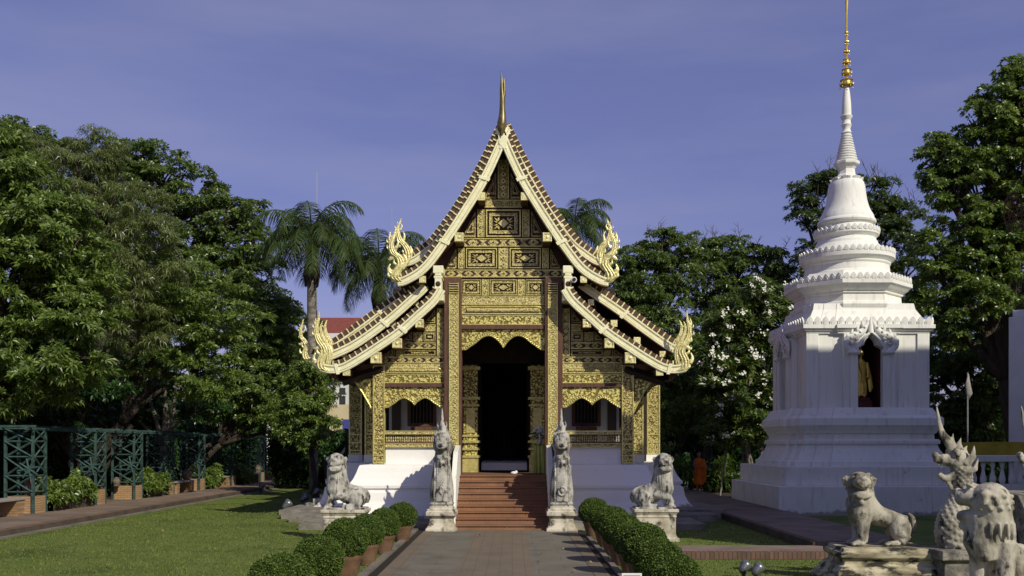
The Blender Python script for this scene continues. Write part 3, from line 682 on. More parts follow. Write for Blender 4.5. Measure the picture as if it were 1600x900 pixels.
def fringe(px0,px1,py_top,py_side,py_peak,py_cusp):
    """carved valance with two arches meeting in a hanging point"""
    x0, x1 = PX(px0,YF), PX(px1,YF); c = (x0+x1)/2; mb = MB(); zt, zs, zp, zc = zf(py_top), zf(py_side), zf(py_peak), zf(py_cusp)
    half = [(x0,zs),(x0+(c-x0)*.12,zs),(x0+(c-x0)*.22,zs+(zp-zs)*.22),(x0+(c-x0)*.36,zs+(zp-zs)*.52),(x0+(c-x0)*.48,zs+(zp-zs)*.85),(x0+(c-x0)*.62,zp+.01),(x0+(c-x0)*.72,zp+.0),(x0+(c-x0)*.84,zs+(zp-zs)*.78),(x0+(c-x0)*.93,zc+(zp-zc)*.4),(c,zc)]
    h2 = crom(half, 3); low = h2+[(2*c-x,z) for x,z in h2[::-1][1:]]
    for i in range(len(low)-1):
        (xa,za),(xb_,zb) = low[i], low[i+1]
        if xb_-xa < 1e-4: continue
        mb.xz([(xa,za),(xb_,zb),(xb_,zt),(xa,zt)], YF-.07, YF+.02, 0)
    mb.tube([(x,YF-.075,z+.015) for x,z in low], .026, n=6, m=1)
    mb.tube([(x,YF-.08,min(z+.10,zt)) for x,z in low[2:-2]], .014, n=5, m=1)
    for (x,z,tx,tz) in walk_curve(low, .065, .03): mb.ball((x,YF-.09,z+.05), .028, 6, m=1)
    bt(mb, 'fringe_valance', ['leafgold','gold'])
fringe(720,853,515.5,547,526,544)

# ---- main pillars beside the opening
for s in (0,1):
    q = (lambda p: p) if s == 0 else mir
    x0, x1 = sorted((PX(q(694.5),YF),PX(q(722),YF))); z0 = 1.30
    p = bt(MB().box(x0,x1,YF-.24,YF+.22,z0,zf(435)), 'main_pillar', 'wood', bevel=.02)
    g0, g1 = sorted((PX(q(703),YF),PX(q(717),YF)))
    mb = MB().box(g0,g1,YF-.27,YF-.238,z0+.3,zf(444),0).box(g0-.01,g0+.012,YF-.28,YF-.24,z0+.3,zf(444),1).box(g1-.012,g1+.01,YF-.28,YF-.24,z0+.3,zf(444),1)
    zz = z0+.42; cx = (g0+g1)/2
    while zz < zf(452):                     # overlapping scales up the strip
        mb.tube([(cx+.085*math.cos(t*math.pi/6), YF-.275, zz+.085*math.sin(t*math.pi/6)) for t in range(7)], .010, n=5, m=1)
        mb.ball((cx,YF-.27,zz+.01), .022, 6, m=1); zz += .125
    mb.box(g0,g1,YF-.285,YF-.24,zf(462),zf(444),2); 
    for k in range(5): mb.box(g0,g1,YF-.30,YF-.28,zf(462)+.02+k*.065,zf(462)+.04+k*.065,1)
    bt(mb, 'gilt_strip', ['fine','gold','maroon'], p)
# ---- wings
l1 = off(curve(L1P, YB), -.16)
for s in (0,1):
    q = (lambda p: p) if s == 0 else mir; sg = -1 if s == 0 else 1
    # board behind the wing's panels follows the roof line
    pts = [(x,z) for x,z in l1 if a(695) <= x <= a(561)]
    pts = [(a(695), pts[0][1]+.1)]+pts+[(a(561), zf(569)),(a(586), zf(569)),(a(586), zf(604)),(a(695), zf(604))]
    bt(MB().xz([(AX+sg*x,z) for x,z in pts], YF, YF+.10), 'wing_gable', 'maroon')
    def sp(p0,p1): return sorted((q(p0),q(p1)))
    x0,x1 = sp(683,695); strip(x0,x1,482,556, flowers=True)
    tri([(q(680),484),(q(680),505),(q(664),505)]); x0,x1 = sp(663,681); strip(x0,x1,507,518)
    panel(*sp(662,681),519,534, flower=False); tri([(q(644),518),(q(644),534),(q(628),534)]); x0,x1 = sp(646,660); strip(x0,x1,519,534, edge=False)
    lozenge_band(*sp(631,681),535.5,545.5, n=2); panel(*sp(631,681),547,556, flower=False, name='carved_board')
    x0,x1 = sp(619,630); strip(x0,x1,547,556, edge=False); tri([(q(617),543),(q(617),556),(q(598),556)])
    lozenge_band(*sp(588,695),557.5,568, n=4)
    x0,x1 = sp(600,695); strip(x0,x1,568.5,574, m='fine', d=.06, edge=False)
    hood(*sp(600,695),574,583)
    x0,x1 = sp(600,695); strip(x0,x1,585,599, m='leafgold', d=.09, name='leaf_frieze')
    x0,x1 = sp(600,695); bt(MB().box(PX(x0,YF),PX(x1,YF),YF-.14,YF+.16,zf(605),zf(599.5)), 'lintel_beam', 'wood')
    fringe(*sp(601,695),605.5,637,623,633)
    # outer square column
    x0,x1 = sorted((PX(q(584.5),YF),PX(q(601.5),YF)))
    c = bt(MB().box(x0,x1,YF-.13,YF+.17,1.60,zf(569)), 'outer_column', 'relief')
    mb = MB().box(x0-.012,x0+.02,YF-.15,YF-.125,1.62,zf(573)).box(x1-.02,x1+.012,YF-.15,YF-.125,1.62,zf(573))
    for zz in (1.62,1.70,1.82,1.98,2.14,2.28,zf(582),zf(573)): mb.box(x0-.014,x1+.014,YF-.155,YF-.12,zz,zz+.028)
    bt(mb, 'gilt_edging', 'gold', c)
    # eave bracket and tie beam beyond the column
    B_ = [(AX+sg*a(584),zf(593)),(AX+sg*a(552),zf(593)),(AX+sg*a(566),zf(612)),(AX+sg*a(578),zf(633)),(AX+sg*a(584),zf(646))]
    mb = MB().xz(B_, YF-.04, YF+.04, 0).tube([(x,YF-.05,z) for x,z in B_[1:]], .022, n=6, m=1).tube([(B_[0][0],YF-.05,B_[0][1]),(B_[1][0],YF-.05,B_[1][1])], .025, n=6, m=1)
    bt(mb, 'eave_bracket', ['leafgold','gold'])
    bt(MB().box(*sorted((AX+sg*a(605),AX+sg*a(548))), YF-.06, YF+.10, zf(592), zf(583)), 'tie_beam', 'darkwood')
    # eave rafter and the red end of the fascia
    e0, e1 = (a(585), zf(572)), (a(527), zf(592))
    bt(MB().tube([(AX+sg*a(598),YF-.1,zf(577)),(AX+sg*a(536),YF-.15,zf(597))], .13, n=4).box(*sorted((AX+sg*a(560),AX+sg*a(528))),YF,38,zf(594),zf(586)), 'eave_rafter', 'darkwood')
    bt(MB().xz([(AX+sg*a(520),zf(586)),(AX+sg*a(531),zf(586)),(AX+sg*a(526),zf(596))], YF-.3, YF-.2), 'fascia_end', 'rafter_red')
    bt(MB().box(*sorted((AX+sg*a(530),AX+sg*a(522))),YF-.2,38,zf(592),zf(584)), 'fascia_board', 'rafter_red')
    # purlin ends
    for (px,py,h,Y0) in ((752,306,5.5,YB),(717,370,6.5,YB),(660,436,4.5,YB),(655,505,6,YB),(620,536,7,YB),(587,559,8,YB),(541,581,5,YB),(649,472,4,26.3),(613,505,4.6,26.3),(577,532,4.8,26.3),(537,553,4,26.3)):
        X_ = lx(px, Y0); Z_ = PZ(py, Y0); r_ = h/FOC*Y0
        if Y0 == YB: Y1 = YF+.3
        else: Y1 = 29.5
        pe = bt(MB().box(AX+sg*X_-r_,AX+sg*X_+r_,Y0+.1,Y1,Z_-r_,Z_+r_), 'purlin', 'wood')
        fc = MB().box(AX+sg*X_-r_-.01,AX+sg*X_+r_+.01,Y0+.03,Y0+.11,Z_-r_-.01,Z_+r_+.01)
        if r_ > .1: frame(fc, AX+sg*X_-r_, AX+sg*X_+r_, Z_-r_, Z_+r_, Y0+.031, .025, 0, .02); fc.ball((AX+sg*X_,Y0+.02,Z_), r_*.35, 8, m=0, sq=(1,.4,1))
        bt(fc, 'purlin_cap', 'finial_gold', pe)
    # stacked bracket at the foot of the upper gable
    X0,X1 = sorted((AX+sg*lx(677.5,YB),AX+sg*lx(691,YB)))
    mb = MB()
    for (p0,p1,e,m_) in ((414,426,.02,0),(426,430,-.03,0),(430,434,.0,0),(434,452,-.025,0),(452,455,.0,1),(455,469,.03,0)):
        mb.box(X0-e,X1+e,YB+.05,YF+.1,PZ(p1,YB),PZ(p0,YB)-.004,m_)
    mb.ball(((X0+X1)/2,YB+.05,PZ(443,YB)), .075, 10, m=1, sq=(1,.4,1))
    bt(mb, 'stacked_bracket', ['cream_gold','maroon'], bevel=.01)
    # dark fill between upper eave and lower roof, and the soffits
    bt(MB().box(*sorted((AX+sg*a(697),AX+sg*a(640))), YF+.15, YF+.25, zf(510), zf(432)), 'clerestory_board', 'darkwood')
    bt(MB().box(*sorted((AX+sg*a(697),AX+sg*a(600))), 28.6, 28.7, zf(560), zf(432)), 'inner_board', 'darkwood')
# ---- white plinth: flared base of front and of the wider body behind
PROF = [(0,1.62),(.06,1.60),(.30,1.58),(.34,1.50),(.38,1.38),(.46,1.20),(.56,1.06),(.60,1.03),(.60,.96),(.55,.94),(.55,.88),(.62,.84),(.66,.60),(.74,.42),(.86,.30),(.95,.24),(.95,.15)]
def plinth(mb, hx, y0, y1, top=1.62):
    P = PROF
    def ring(d, z): return [(AX-hx-d,y0-d,z),(AX+hx+d,y0-d,z),(AX+hx+d,y1+d,z),(AX-hx-d,y1+d,z)]
    vs = []; fs = []
    for d,z in P: vs += ring(d, z if z > .2 else .1)
    n = len(P)
    for i in range(n-1):
        for k in range(4):
            a_, b_ = 4*i+k, 4*i+(k+1)%4; fs.append((a_, a_+4, b_+4, b_))
    fs.append((0,1,2,3)); fs.append((4*n-1,4*n-2,4*n-3,4*n-4)); mb.add(vs, fs)
# the stair well is cut out by building the front plinth in two wings
def plinth_wing(mb, sg):
    xi = 1.52; hx = 3.62; vs = []; fs = []; n = len(PROF)
    for d,z in PROF:
        z = z if z > .2 else .1; r_ = [(AX+sg*xi,YF-.05-d,z),(AX+sg*(hx+d),YF-.05-d,z),(AX+sg*(hx+d),30.5,z),(AX+sg*xi,30.5,z)]
        vs += r_
    for i in range(n-1):
        for k in range(4):
            a_, b_ = 4*i+k, 4*i+(k+1)%4; fs.append((a_, a_+4, b_+4, b_) if sg > 0 else (a_, b_, b_+4, a_+4))
    fs.append((0,1,2,3)); fs.append((4*n-1,4*n-2,4*n-3,4*n-4)); mb.add(vs, fs)
for _s in (-1,1): mb = MB(); plinth_wing(mb, _s); bt(mb, 'plinth', 'whitebase')
mb = MB(); plinth(mb, 4.85, 29.9, 40); bt(mb, 'rear_plinth', 'whitebase')
for sg in (-1,1):
    x0,x1 = sorted((AX+sg*a(693),AX+sg*a(602.5)))
    bt(MB().box(x0,x1,YF-.02,YF+.16,1.6,zf(699)), 'parapet', 'whitebase')
    mb = MB().box(x0,x1,YF-.08,YF+.14,zf(699),zf(693),0).box(x0,x1,YF-.05,YF+.1,zf(693),zf(690.5),1).box(x0,x1,YF-.09,YF+.14,zf(678.5),zf(673),0).box(x0,x1,YF-.04,YF+.1,zf(680.5),zf(678.5),1)
    n = 26
    for k in range(n):
        xx = x0+(x1-x0)*(k+.5)/n; mb.lathe([(.016,zf(691)),(.028,zf(689.5)),(.014,zf(687)),(.026,zf(685)),(.026,zf(684)),(.014,zf(682.5)),(.024,zf(680.6))], 7, (xx,YF-.01), 0)
    rl = bt(mb, 'balustrade', ['fine','wood'])
    bt(MB().box(x0,x1,YF-.10,YF-.075,zf(674.5),zf(673)).box(x0,x1,YF-.10,YF-.075,zf(678.8),zf(677.8)).box(x0,x1,YF-.095,YF-.07,zf(693.5),zf(692.5)).box(x0,x1,YF-.095,YF-.07,zf(699),zf(698)), 'gilt_rail_edge', 'gold', rl)
# porch: floor, ceilings, rear wall with portal, side columns and windows
bt(MB().box(AX-1.52,AX+1.52,26.1,31,.1,1.31), 'porch_floor', 'stair')
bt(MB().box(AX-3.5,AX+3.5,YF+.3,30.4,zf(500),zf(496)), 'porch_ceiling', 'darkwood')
YW = 29.2
def PW(px): return PX(px,YW)
def zw(py): return PZ(py,YW)
for sg in (-1,1):
    x0,x1 = sorted((AX+sg*1.75, AX+sg*3.5)); bt(MB().box(x0,x1,YW,YW+.15,1.6,zf(500)), 'porch_wall', 'room_white')
for sg in (-1,1):
    def s2(p0,p1): return sorted((AX+sg*lx(p0,YW),AX+sg*lx(p1,YW)))
    x0,x1 = s2(678,641)
    wn = bt(MB().box(x0,x1,YW-.03,YW-.005,zw(662),zw(616),0), 'window', 'interior')
    fr = MB(); frame(fr, x0-.08,x1+.08,zw(662)-.08,zw(616)+.08,YW-.02,.10,0,.06); bt(fr, 'window_frame', 'wood', wn)
    gr = MB(); 
    for k in range(1,7): xx = x0+(x1-x0)*k/7; gr.lathe([(.022,zw(662)),(.03,zw(650)),(.02,zw(640)),(.03,zw(630)),(.02,zw(616))], 7, (xx,YW-.06))
    bt(gr, 'window_bars', 'room_dark', wn)
    bt(MB().box(*s2(626,613),YW-.12,YW-.002,1.6,zf(500)), 'pilaster', 'room_dark')
    bt(MB().box(*s2(676,644),YW-.35,YW-.05,1.6,zw(667)), 'wooden_chest', 'wood')
# portal
mb = MB().box(AX-1.8,AX-.76,YW,YW+.12,1.3,5.6).box(AX+.76,AX+1.8,YW,YW+.12,1.3,5.6).box(AX-.76,AX+.76,YW,YW+.12,zw(567),5.6)
bt(mb, 'portal_wall', 'darkwood')
for sg in (-1,1):
    x0,x1 = sorted((AX+sg*.80,AX+sg*1.22))
    mb = MB().box(x0,x1,YW-.22,YW-.002,1.31,4.55,0)
    for z0_,z1_,e in ((1.31,1.75,.04),(1.75,1.82,.08),(1.98,2.05,.06),(2.2,2.27,.08),(2.38,2.44,.05),(3.3,3.36,.05),(3.5,3.58,.07),(4.4,4.5,.08)):
        mb.box(x0-e,x1+e,YW-.22-e,YW-.003,z0_,z1_,1)
    mb.box(x0+.08,x1-.08,YW-.25,YW-.2,2.5,3.25,1)
    bt(mb, 'door_pilaster', ['leafgold','gold'])
# doorway: the dark nave behind, with its side walls
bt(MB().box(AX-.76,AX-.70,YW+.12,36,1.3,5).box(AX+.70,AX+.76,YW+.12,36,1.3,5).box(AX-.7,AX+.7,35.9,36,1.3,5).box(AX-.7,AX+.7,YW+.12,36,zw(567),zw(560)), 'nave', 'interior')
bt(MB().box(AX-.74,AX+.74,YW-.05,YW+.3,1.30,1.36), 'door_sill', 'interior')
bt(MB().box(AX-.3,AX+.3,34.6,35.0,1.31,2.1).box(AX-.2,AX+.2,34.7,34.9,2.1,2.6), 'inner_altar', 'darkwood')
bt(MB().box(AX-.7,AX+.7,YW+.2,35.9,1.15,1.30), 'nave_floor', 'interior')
# body behind: walls and side columns
for sg in (-1,1):
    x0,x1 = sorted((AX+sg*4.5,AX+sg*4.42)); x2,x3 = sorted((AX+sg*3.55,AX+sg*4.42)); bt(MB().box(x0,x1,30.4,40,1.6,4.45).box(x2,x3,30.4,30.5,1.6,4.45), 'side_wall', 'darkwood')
for sg in (-1,1):
    for (xc, yc) in ((4.72,30.6),(4.72,34.6),(4.72,38.6),(4.02,29.3)):
        X_ = AX+sg*xc
        c = bt(MB().box(X_-.19,X_+.19,yc-.19,yc+.19,1.82,4.42), 'side_column', 'relief')
        mb = MB()
        for zz in (1.84,1.95,2.2,2.45,4.2): mb.box(X_-.205,X_+.205,yc-.205,yc+.205,zz,zz+.03)
        for sx_ in (-1,1): mb.box(X_+sx_*.185-.022,X_+sx_*.185+.022,yc-.208,yc-.185,1.84,4.23)
        bt(mb, 'gilt_edging', 'gold', c); bt(MB().box(X_-.23,X_+.23,yc-.23,yc+.23,1.6,1.83), 'column_base', 'whiteclean', c)
# ---- stairs
NS = 9; RS = 1.31/NS; TR = (26.15-23.75)/NS; mb = MB()
for k in range(NS):
    y0 = 23.75+k*TR; mb.box(AX-1.16,AX+1.16,y0,26.2,k*RS if k else -.02,(k+1)*RS-.028,0)
    mb.box(AX-1.16,AX+1.16,y0-.035,26.2,(k+1)*RS-.028,(k+1)*RS,0)
    mb.box(AX-1.16,AX+1.16,y0-.004,y0+.01,(k+1)*RS-.036,(k+1)*RS-.029,1)  # dark line painted beneath each nosing for the shade there
_r = random.Random(9)
for k in range(NS):
    for q_ in range(_r.randint(2,5)):                     # drips of dirt running down the risers from the treads
        x_ = AX+_r.uniform(-1.05,.75); w__ = _r.uniform(.02,.05); h__ = _r.uniform(.018,.05); z_ = (k+1)*RS-.037; y_ = 23.75+k*TR-.003
        mb.add([(x_,y_,z_),(x_+w__,y_,z_),(x_+w__*.6,y_,z_-h__),(x_+w__*.35,y_,z_-h__*.8)], [(0,3,2,1)], 1)
bt(mb, 'staircase', ['stair','nosing_shade_dirt'])
for sg in (-1,1):
    x0,x1 = sorted((AX+sg*1.17,AX+sg*1.29)); 
    bt(MB().yz([(23.9,-.02),(23.9,.5),(24.3,1.35),(25.1,1.95),(26.0,2.12),(26.5,2.12),(26.5,-.02)], x0, x1), 'stair_parapet', 'whiteclean')
# =================================================================== STATUES
def lerp3(a,b,t): return tuple(a[i]+(b[i]-a[i])*t for i in range(3))
def pedestal(mb, hx, hy, h, cap=.06, foot=.07):
    mb.plan(lambda e: [(-hx-e,-hy-e),(hx+e,-hy-e),(hx+e,hy+e),(-hx-e,hy+e)], [(foot,-.03),(foot,.07),(.02,.11),(0,.16),(0,h*.72),(.015,h*.75),(.015,h*.79),(0,h*.80),(cap*.7,h*.90),(cap,h*.91),(cap,h-.0)])
# ---- the pair of serpents ending the stair parapets
def stair_naga(label, X, mirror, m='stucco'):
    root = thing('serpent_statue', label, 'statue', (0,0,0), 0, 'serpents at the foot of the stairs')
    mb = MB(); mb.plan(lambda e: [(-.29-e,-.30-e),(.29+e,-.30-e),(.29+e,.30+e),(-.29-e,.30+e)],
        [(.09,-.02),(.09,.07),(.05,.12),(.0,.22),(-.01,.34),(.03,.36),(.03,.38),(.08,.40),(.08,.50),(.05,.51),(.05,.56),(.0,.57),(.0,.62)])
    mb.build('pedestal', 'pedestal', root, bevel=.012)
    b = MB(); cut = MB()
    zs_ = [.56,.72,.95,1.2,1.45,1.7,1.9,2.05]; wx_ = [.255,.285,.295,.275,.235,.20,.175,.16]; wy_ = [.20,.225,.23,.22,.20,.18,.17,.16]
    vs = []; n = 28; K = 24
    for i in range(K+1):
        z = .56+1.5*i/K; a_ = np.interp(z, zs_, wx_); c_ = np.interp(z, zs_, wy_); yo = np.interp(z, [.56,1.0,1.6,2.05], [-.02,-.07,-.04,.02])
        for k in range(n):
            t = 2*math.pi*k/n; cx_, sx_ = math.cos(t), math.sin(t)
            vs.append((a_*math.copysign(abs(cx_)**.72,cx_), yo+c_*math.copysign(abs(sx_)**.72,sx_), z))
    fs = [(i*n+k, i*n+(k+1)%n, (i+1)*n+(k+1)%n, (i+1)*n+k) for i in range(K) for k in range(n)]+[tuple(range(n))[::-1], tuple(K*n+k for k in range(n))]
    b.add(vs, fs)
    b.plan(lambda e: [(-.27-e,-.25-e),(.27+e,-.25-e),(.27+e,.22+e),(-.27-e,.22+e)], [(.03,.55),(.03,.60),(.0,.62),(.0,.66),(.02,.67),(.02,.70),(-.02,.71)])
    for i in range(24):                                   # belly plates in a narrow proud strip, beaded edges
        z = .74+i*.046; yf = np.interp(z, [.56,1.0,1.6,2.05], [-.02,-.07,-.04,.02])-np.interp(z, zs_, wy_); wv = .085-.02*(z-.7)
        b.box(-wv,wv,yf-.032,yf+.05,z,z+.030)
        for s_ in (-1,1): b.ball((s_*(wv+.03),yf-.005,z+.015), .022, 6); b.ball((s_*(wv+.10),yf+.012,z+.015), .018, 6)
    if mirror: b.tube([(.09*math.cos(t*.785),-.335,1.0+.11*math.sin(t*.785)) for t in range(9)], .022, n=6); b.ball((0,-.33,1.0), .05, 8)
    else: b.tube([(-.07,-.335,1.02),(0,-.345,.93),(.07,-.335,1.02),(0,-.34,1.12),(-.07,-.335,1.02)], .018, n=6)
    # head: skull, square muzzle, hanging jaw
    b.ball((0,-.03,2.08), .185, 18, sq=(1.0,1.1,1.0))
    b.tube([(0,-.06,2.10),(0,-.26,2.09),(0,-.38,2.10)], [.165,.155,.115], n=16, flat=.55, flat_axis=(0,0,1))
    b.tube([(0,-.04,1.86),(0,-.22,1.82),(0,-.33,1.83)], [.165,.145,.10], n=16, flat=.5, flat_axis=(0,0,1))
    cut.box(-.17,.17,-.6,-.11,1.885,2.03)
    b.ball((0,-.40,2.12), .05, 10, sq=(1.5,.8,.8))
    for sx in (-1,1):
        b.ball((sx*.10,-.235,2.165), .042, 10); b.tube([(sx*.03,-.26,2.20),(sx*.10,-.25,2.225),(sx*.17,-.17,2.20)], [.014,.022,.012], n=6)
        b.tube([(sx*.06,-.36,2.05),(sx*.06,-.36,1.98)], [.026,.006], n=6); b.tube([(sx*.09,-.32,1.87),(sx*.09,-.32,1.94)], [.02,.005], n=6)
        b.tube([(sx*.15,-.02,2.0),(sx*.205,.0,2.12),(sx*.19,.02,2.28)], [.05,.035,.01], n=8, flat=.5)
        b.tube([(sx*.14,-.05,1.84),(sx*.19,-.05,1.78),(sx*.16,-.08,1.70)], [.05,.04,.012], n=8)
        b.tube([(sx*.05,-.28,1.78),(sx*.07,-.30,1.68),(sx*.10,-.27,1.60)], [.035,.028,.01], n=6)
    b.tube([(0,-.28,1.80),(0,-.33,1.70),(0,-.30,1.58)], [.05,.042,.012], n=7)
    for (za,ra,m_) in ((2.20,.175,9),(2.30,.165,8)):      # diadem of leaves
        for k in range(m_):
            an = -math.pi/2+(k-(m_-1)/2)*.42; c_, s_ = math.cos(an), math.sin(an)
            b.tube([(c_*ra,.02+s_*ra,za-.02),(c_*ra*1.05,.02+s_*ra*1.05,za+.07),(c_*ra*.75,.02+s_*ra*.75,za+.17)], [.045,.038,.006], n=6, flat=.6)
    b.tube(crom([(0,0,2.14),(0,.02,2.30),(0,.03,2.45),(0,.035,2.60),(0,.04,2.78),(0,.03,3.04)],4), [np.interp(i/20, [0,.18,.36,.52,.7,1], [.175,.165,.125,.085,.055,.012]) for i in range(21)], n=14)
    for sx in (-1,1): b.tube([(sx*.07,.02,2.50),(sx*.115,.02,2.62),(sx*.095,.02,2.74)], [.035,.026,.005], n=6, flat=.6)
    b.tube([(0,-.06,2.5),(0,-.10,2.6),(0,-.07,2.74)], [.03,.024,.005], n=6)
    sculpt('body', b, m, root, .0115, 1, .007, .05, cut=cut)
    # the coping: the serpent's back, arching up behind the head and running up the stairs
    b = MB(); xs = .10*(1 if mirror else -1)*-1
    prof = [(.05,.5),(.08,1.5),(.25,2.2),(.5,2.42),(.8,2.44),(1.1,2.33),(1.45,2.2),(2.0,2.12),(2.75,2.12),(2.75,.1),(.05,.1)]
    b.yz(prof, -.12, .12); b.tube([(0,y,z) for y,z in prof[1:9]], .13, n=12)
    for k in range(9):
        y = .3+k*.22; z = np.interp(y, [p[0] for p in prof[:9]], [p[1] for p in prof[:9]])
        b.tube([(0,y,z+.02),(0,y+.10,z+.17),(0,y+.2,z+.19)], [.08,.045,.01], n=6, flat=.5)
    o = sculpt('coiling_back', b, 'stucco_dark', root, .03, 2, .03, .06)
    root.location = (X, 23.75, 0); return root
stair_naga('weathered grey serpent left of the stairs, bigger shadow on the white wall, sunlit breast', AX-1.49, False)
stair_naga('weathered grey serpent right of the stairs, round boss on its breast, table behind', AX+1.46, True, 'stucco')

# ---- crouching lions on pedestals before the plinth
def crouch_lion(label, X, Y, flip, m='stucco'):
    root = thing('lion_statue', label, 'statue', (0,0,0), 0, 'crouching lions flanking the plinth'); s = -1 if flip else 1
    mb = MB(); pedestal(mb, .43, .36, .71); mb.build('pedestal', 'pedestal', root, bevel=.012)
    b = MB(); cut = MB(); z0 = .70
    def p(x,y,z): return (s*x, y, z+z0)
    b.box(-.45,.46,-.31,.30,z0-.01,z0+.045)
    b.tube(crom([p(.24,0,.26),p(.04,0,.33),p(-.10,0,.46),p(-.18,0,.70),p(-.20,-.02,1.0)],3), [.19,.20,.205,.21,.21,.215,.215,.215,.215,.21,.205,.20,.195], n=22)
    b.tube([p(-.2,-.06,.22),p(-.24,-.09,.45),p(-.23,-.09,.80)], [.15,.19,.16], n=18)
    b.ball(p(.27,0,.27), .215, 18, sq=(1.0,.95,1.0))
    for sy in (-1,1):
        b.ball(p(.24,sy*.17,.21), .165, 14, sq=(.95,.62,1.18)); b.tube([p(.30,sy*.20,.10),p(.18,sy*.22,.075),p(-.04,sy*.23,.07)], [.07,.065,.05], n=10)
        b.tube([p(.02,sy*.16,.34),p(-.16,sy*.21,.29),p(-.30,sy*.19,.27)], [.085,.082,.078], n=12)
        b.tube([p(-.30,sy*.19,.27),p(-.37,sy*.16,.17),p(-.33,sy*.16,.07)], [.078,.066,.07], n=10)
        b.ball(p(-.37,sy*.15-.03,.075), .065, 10, sq=(1.2,1,.75)); 
        for t in range(3): b.ball(p(-.43,sy*.15-.07+.045*t,.065), .026, 6)
    b.tube(crom([p(.45,.05,.15),p(.50,.0,.28),p(.44,-.03,.40),p(.30,.0,.47),p(.10,0,.53),p(.0,0,.66)],3), [.045]*10+[.04,.035,.035,.03,.025,.015], n=8)
    for t in range(12): b.ball(p(.38-.03*t,-.05+.02*(t%3),.42+.012*t), .035, 6)
    hx, hz = -.205, 1.05
    b.ball(p(hx,-.03,hz+.0), .20, 20, sq=(1.0,1.02,1.0))
    b.tube([p(hx,-.06,hz-.0),p(hx-.01,-.27,hz-.01),p(hx-.01,-.33,hz-.01)], [.165,.14,.10], n=16, flat=.72, flat_axis=(0,0,1))
    b.tube([p(hx,-.04,hz-.15),p(hx-.01,-.27,hz-.16),p(hx-.01,-.33,hz-.155)], [.17,.145,.10], n=16, flat=.5, flat_axis=(0,0,1))
    for t in range(11):                                                    # the long grinning mouth
        an = (t-5)/5*1.25; q = Vector(p(hx-.01,-.06,hz-.085))+Vector((math.sin(an)*.20, -math.cos(an)*.31, -.022*math.cos(an*1.6)))
        cut.ball(tuple(q), .036, 8, sq=(1.3,1.5,.6))
    b.ball(p(hx-.01,-.32,hz+.05), .045, 10, sq=(1.4,.8,.8))
    for sx in (-1,1):
        b.ball(p(hx+sx*.075,-.195,hz+.095), .040, 10); b.tube([p(hx+sx*.02,-.215,hz+.135),p(hx+sx*.08,-.205,hz+.155),p(hx+sx*.145,-.14,hz+.125)], [.014,.02,.012], n=6)
        b.tube([p(hx+sx*.18,.02,hz+.10),p(hx+sx*.215,.0,hz+.05),p(hx+sx*.20,.0,hz-.03)], [.035,.032,.012], n=8)
        b.ball(p(hx+sx*.10,-.17,hz-.01), .05, 10); cut.ball(p(hx+sx*.03,-.365,hz+.05), .016, 6)
    for k in range(13):                                                    # combed mane, in shallow ridges
        an = math.pi*(.05+.9*k/12); c_, s_ = math.cos(an), math.sin(an)
        b.tube([p(-.20+.205*c_,.0-.215*s_,.98),p(-.19+.215*c_,-.02-.22*s_,.72),p(-.19+.21*c_,-.02-.23*s_,.48)], [.018,.018,.006], n=6)
    sculpt('body', b, m, root, .0115, 1, .008, .045, cut=cut)
    root.location = (X, Y, 0); return root
crouch_lion('weathered crouching lion on a cream pedestal left of the stairs', AX-3.44, 21.3, False)
crouch_lion('weathered crouching lion on a cream pedestal right of the stairs', AX+3.42, 21.5, True)

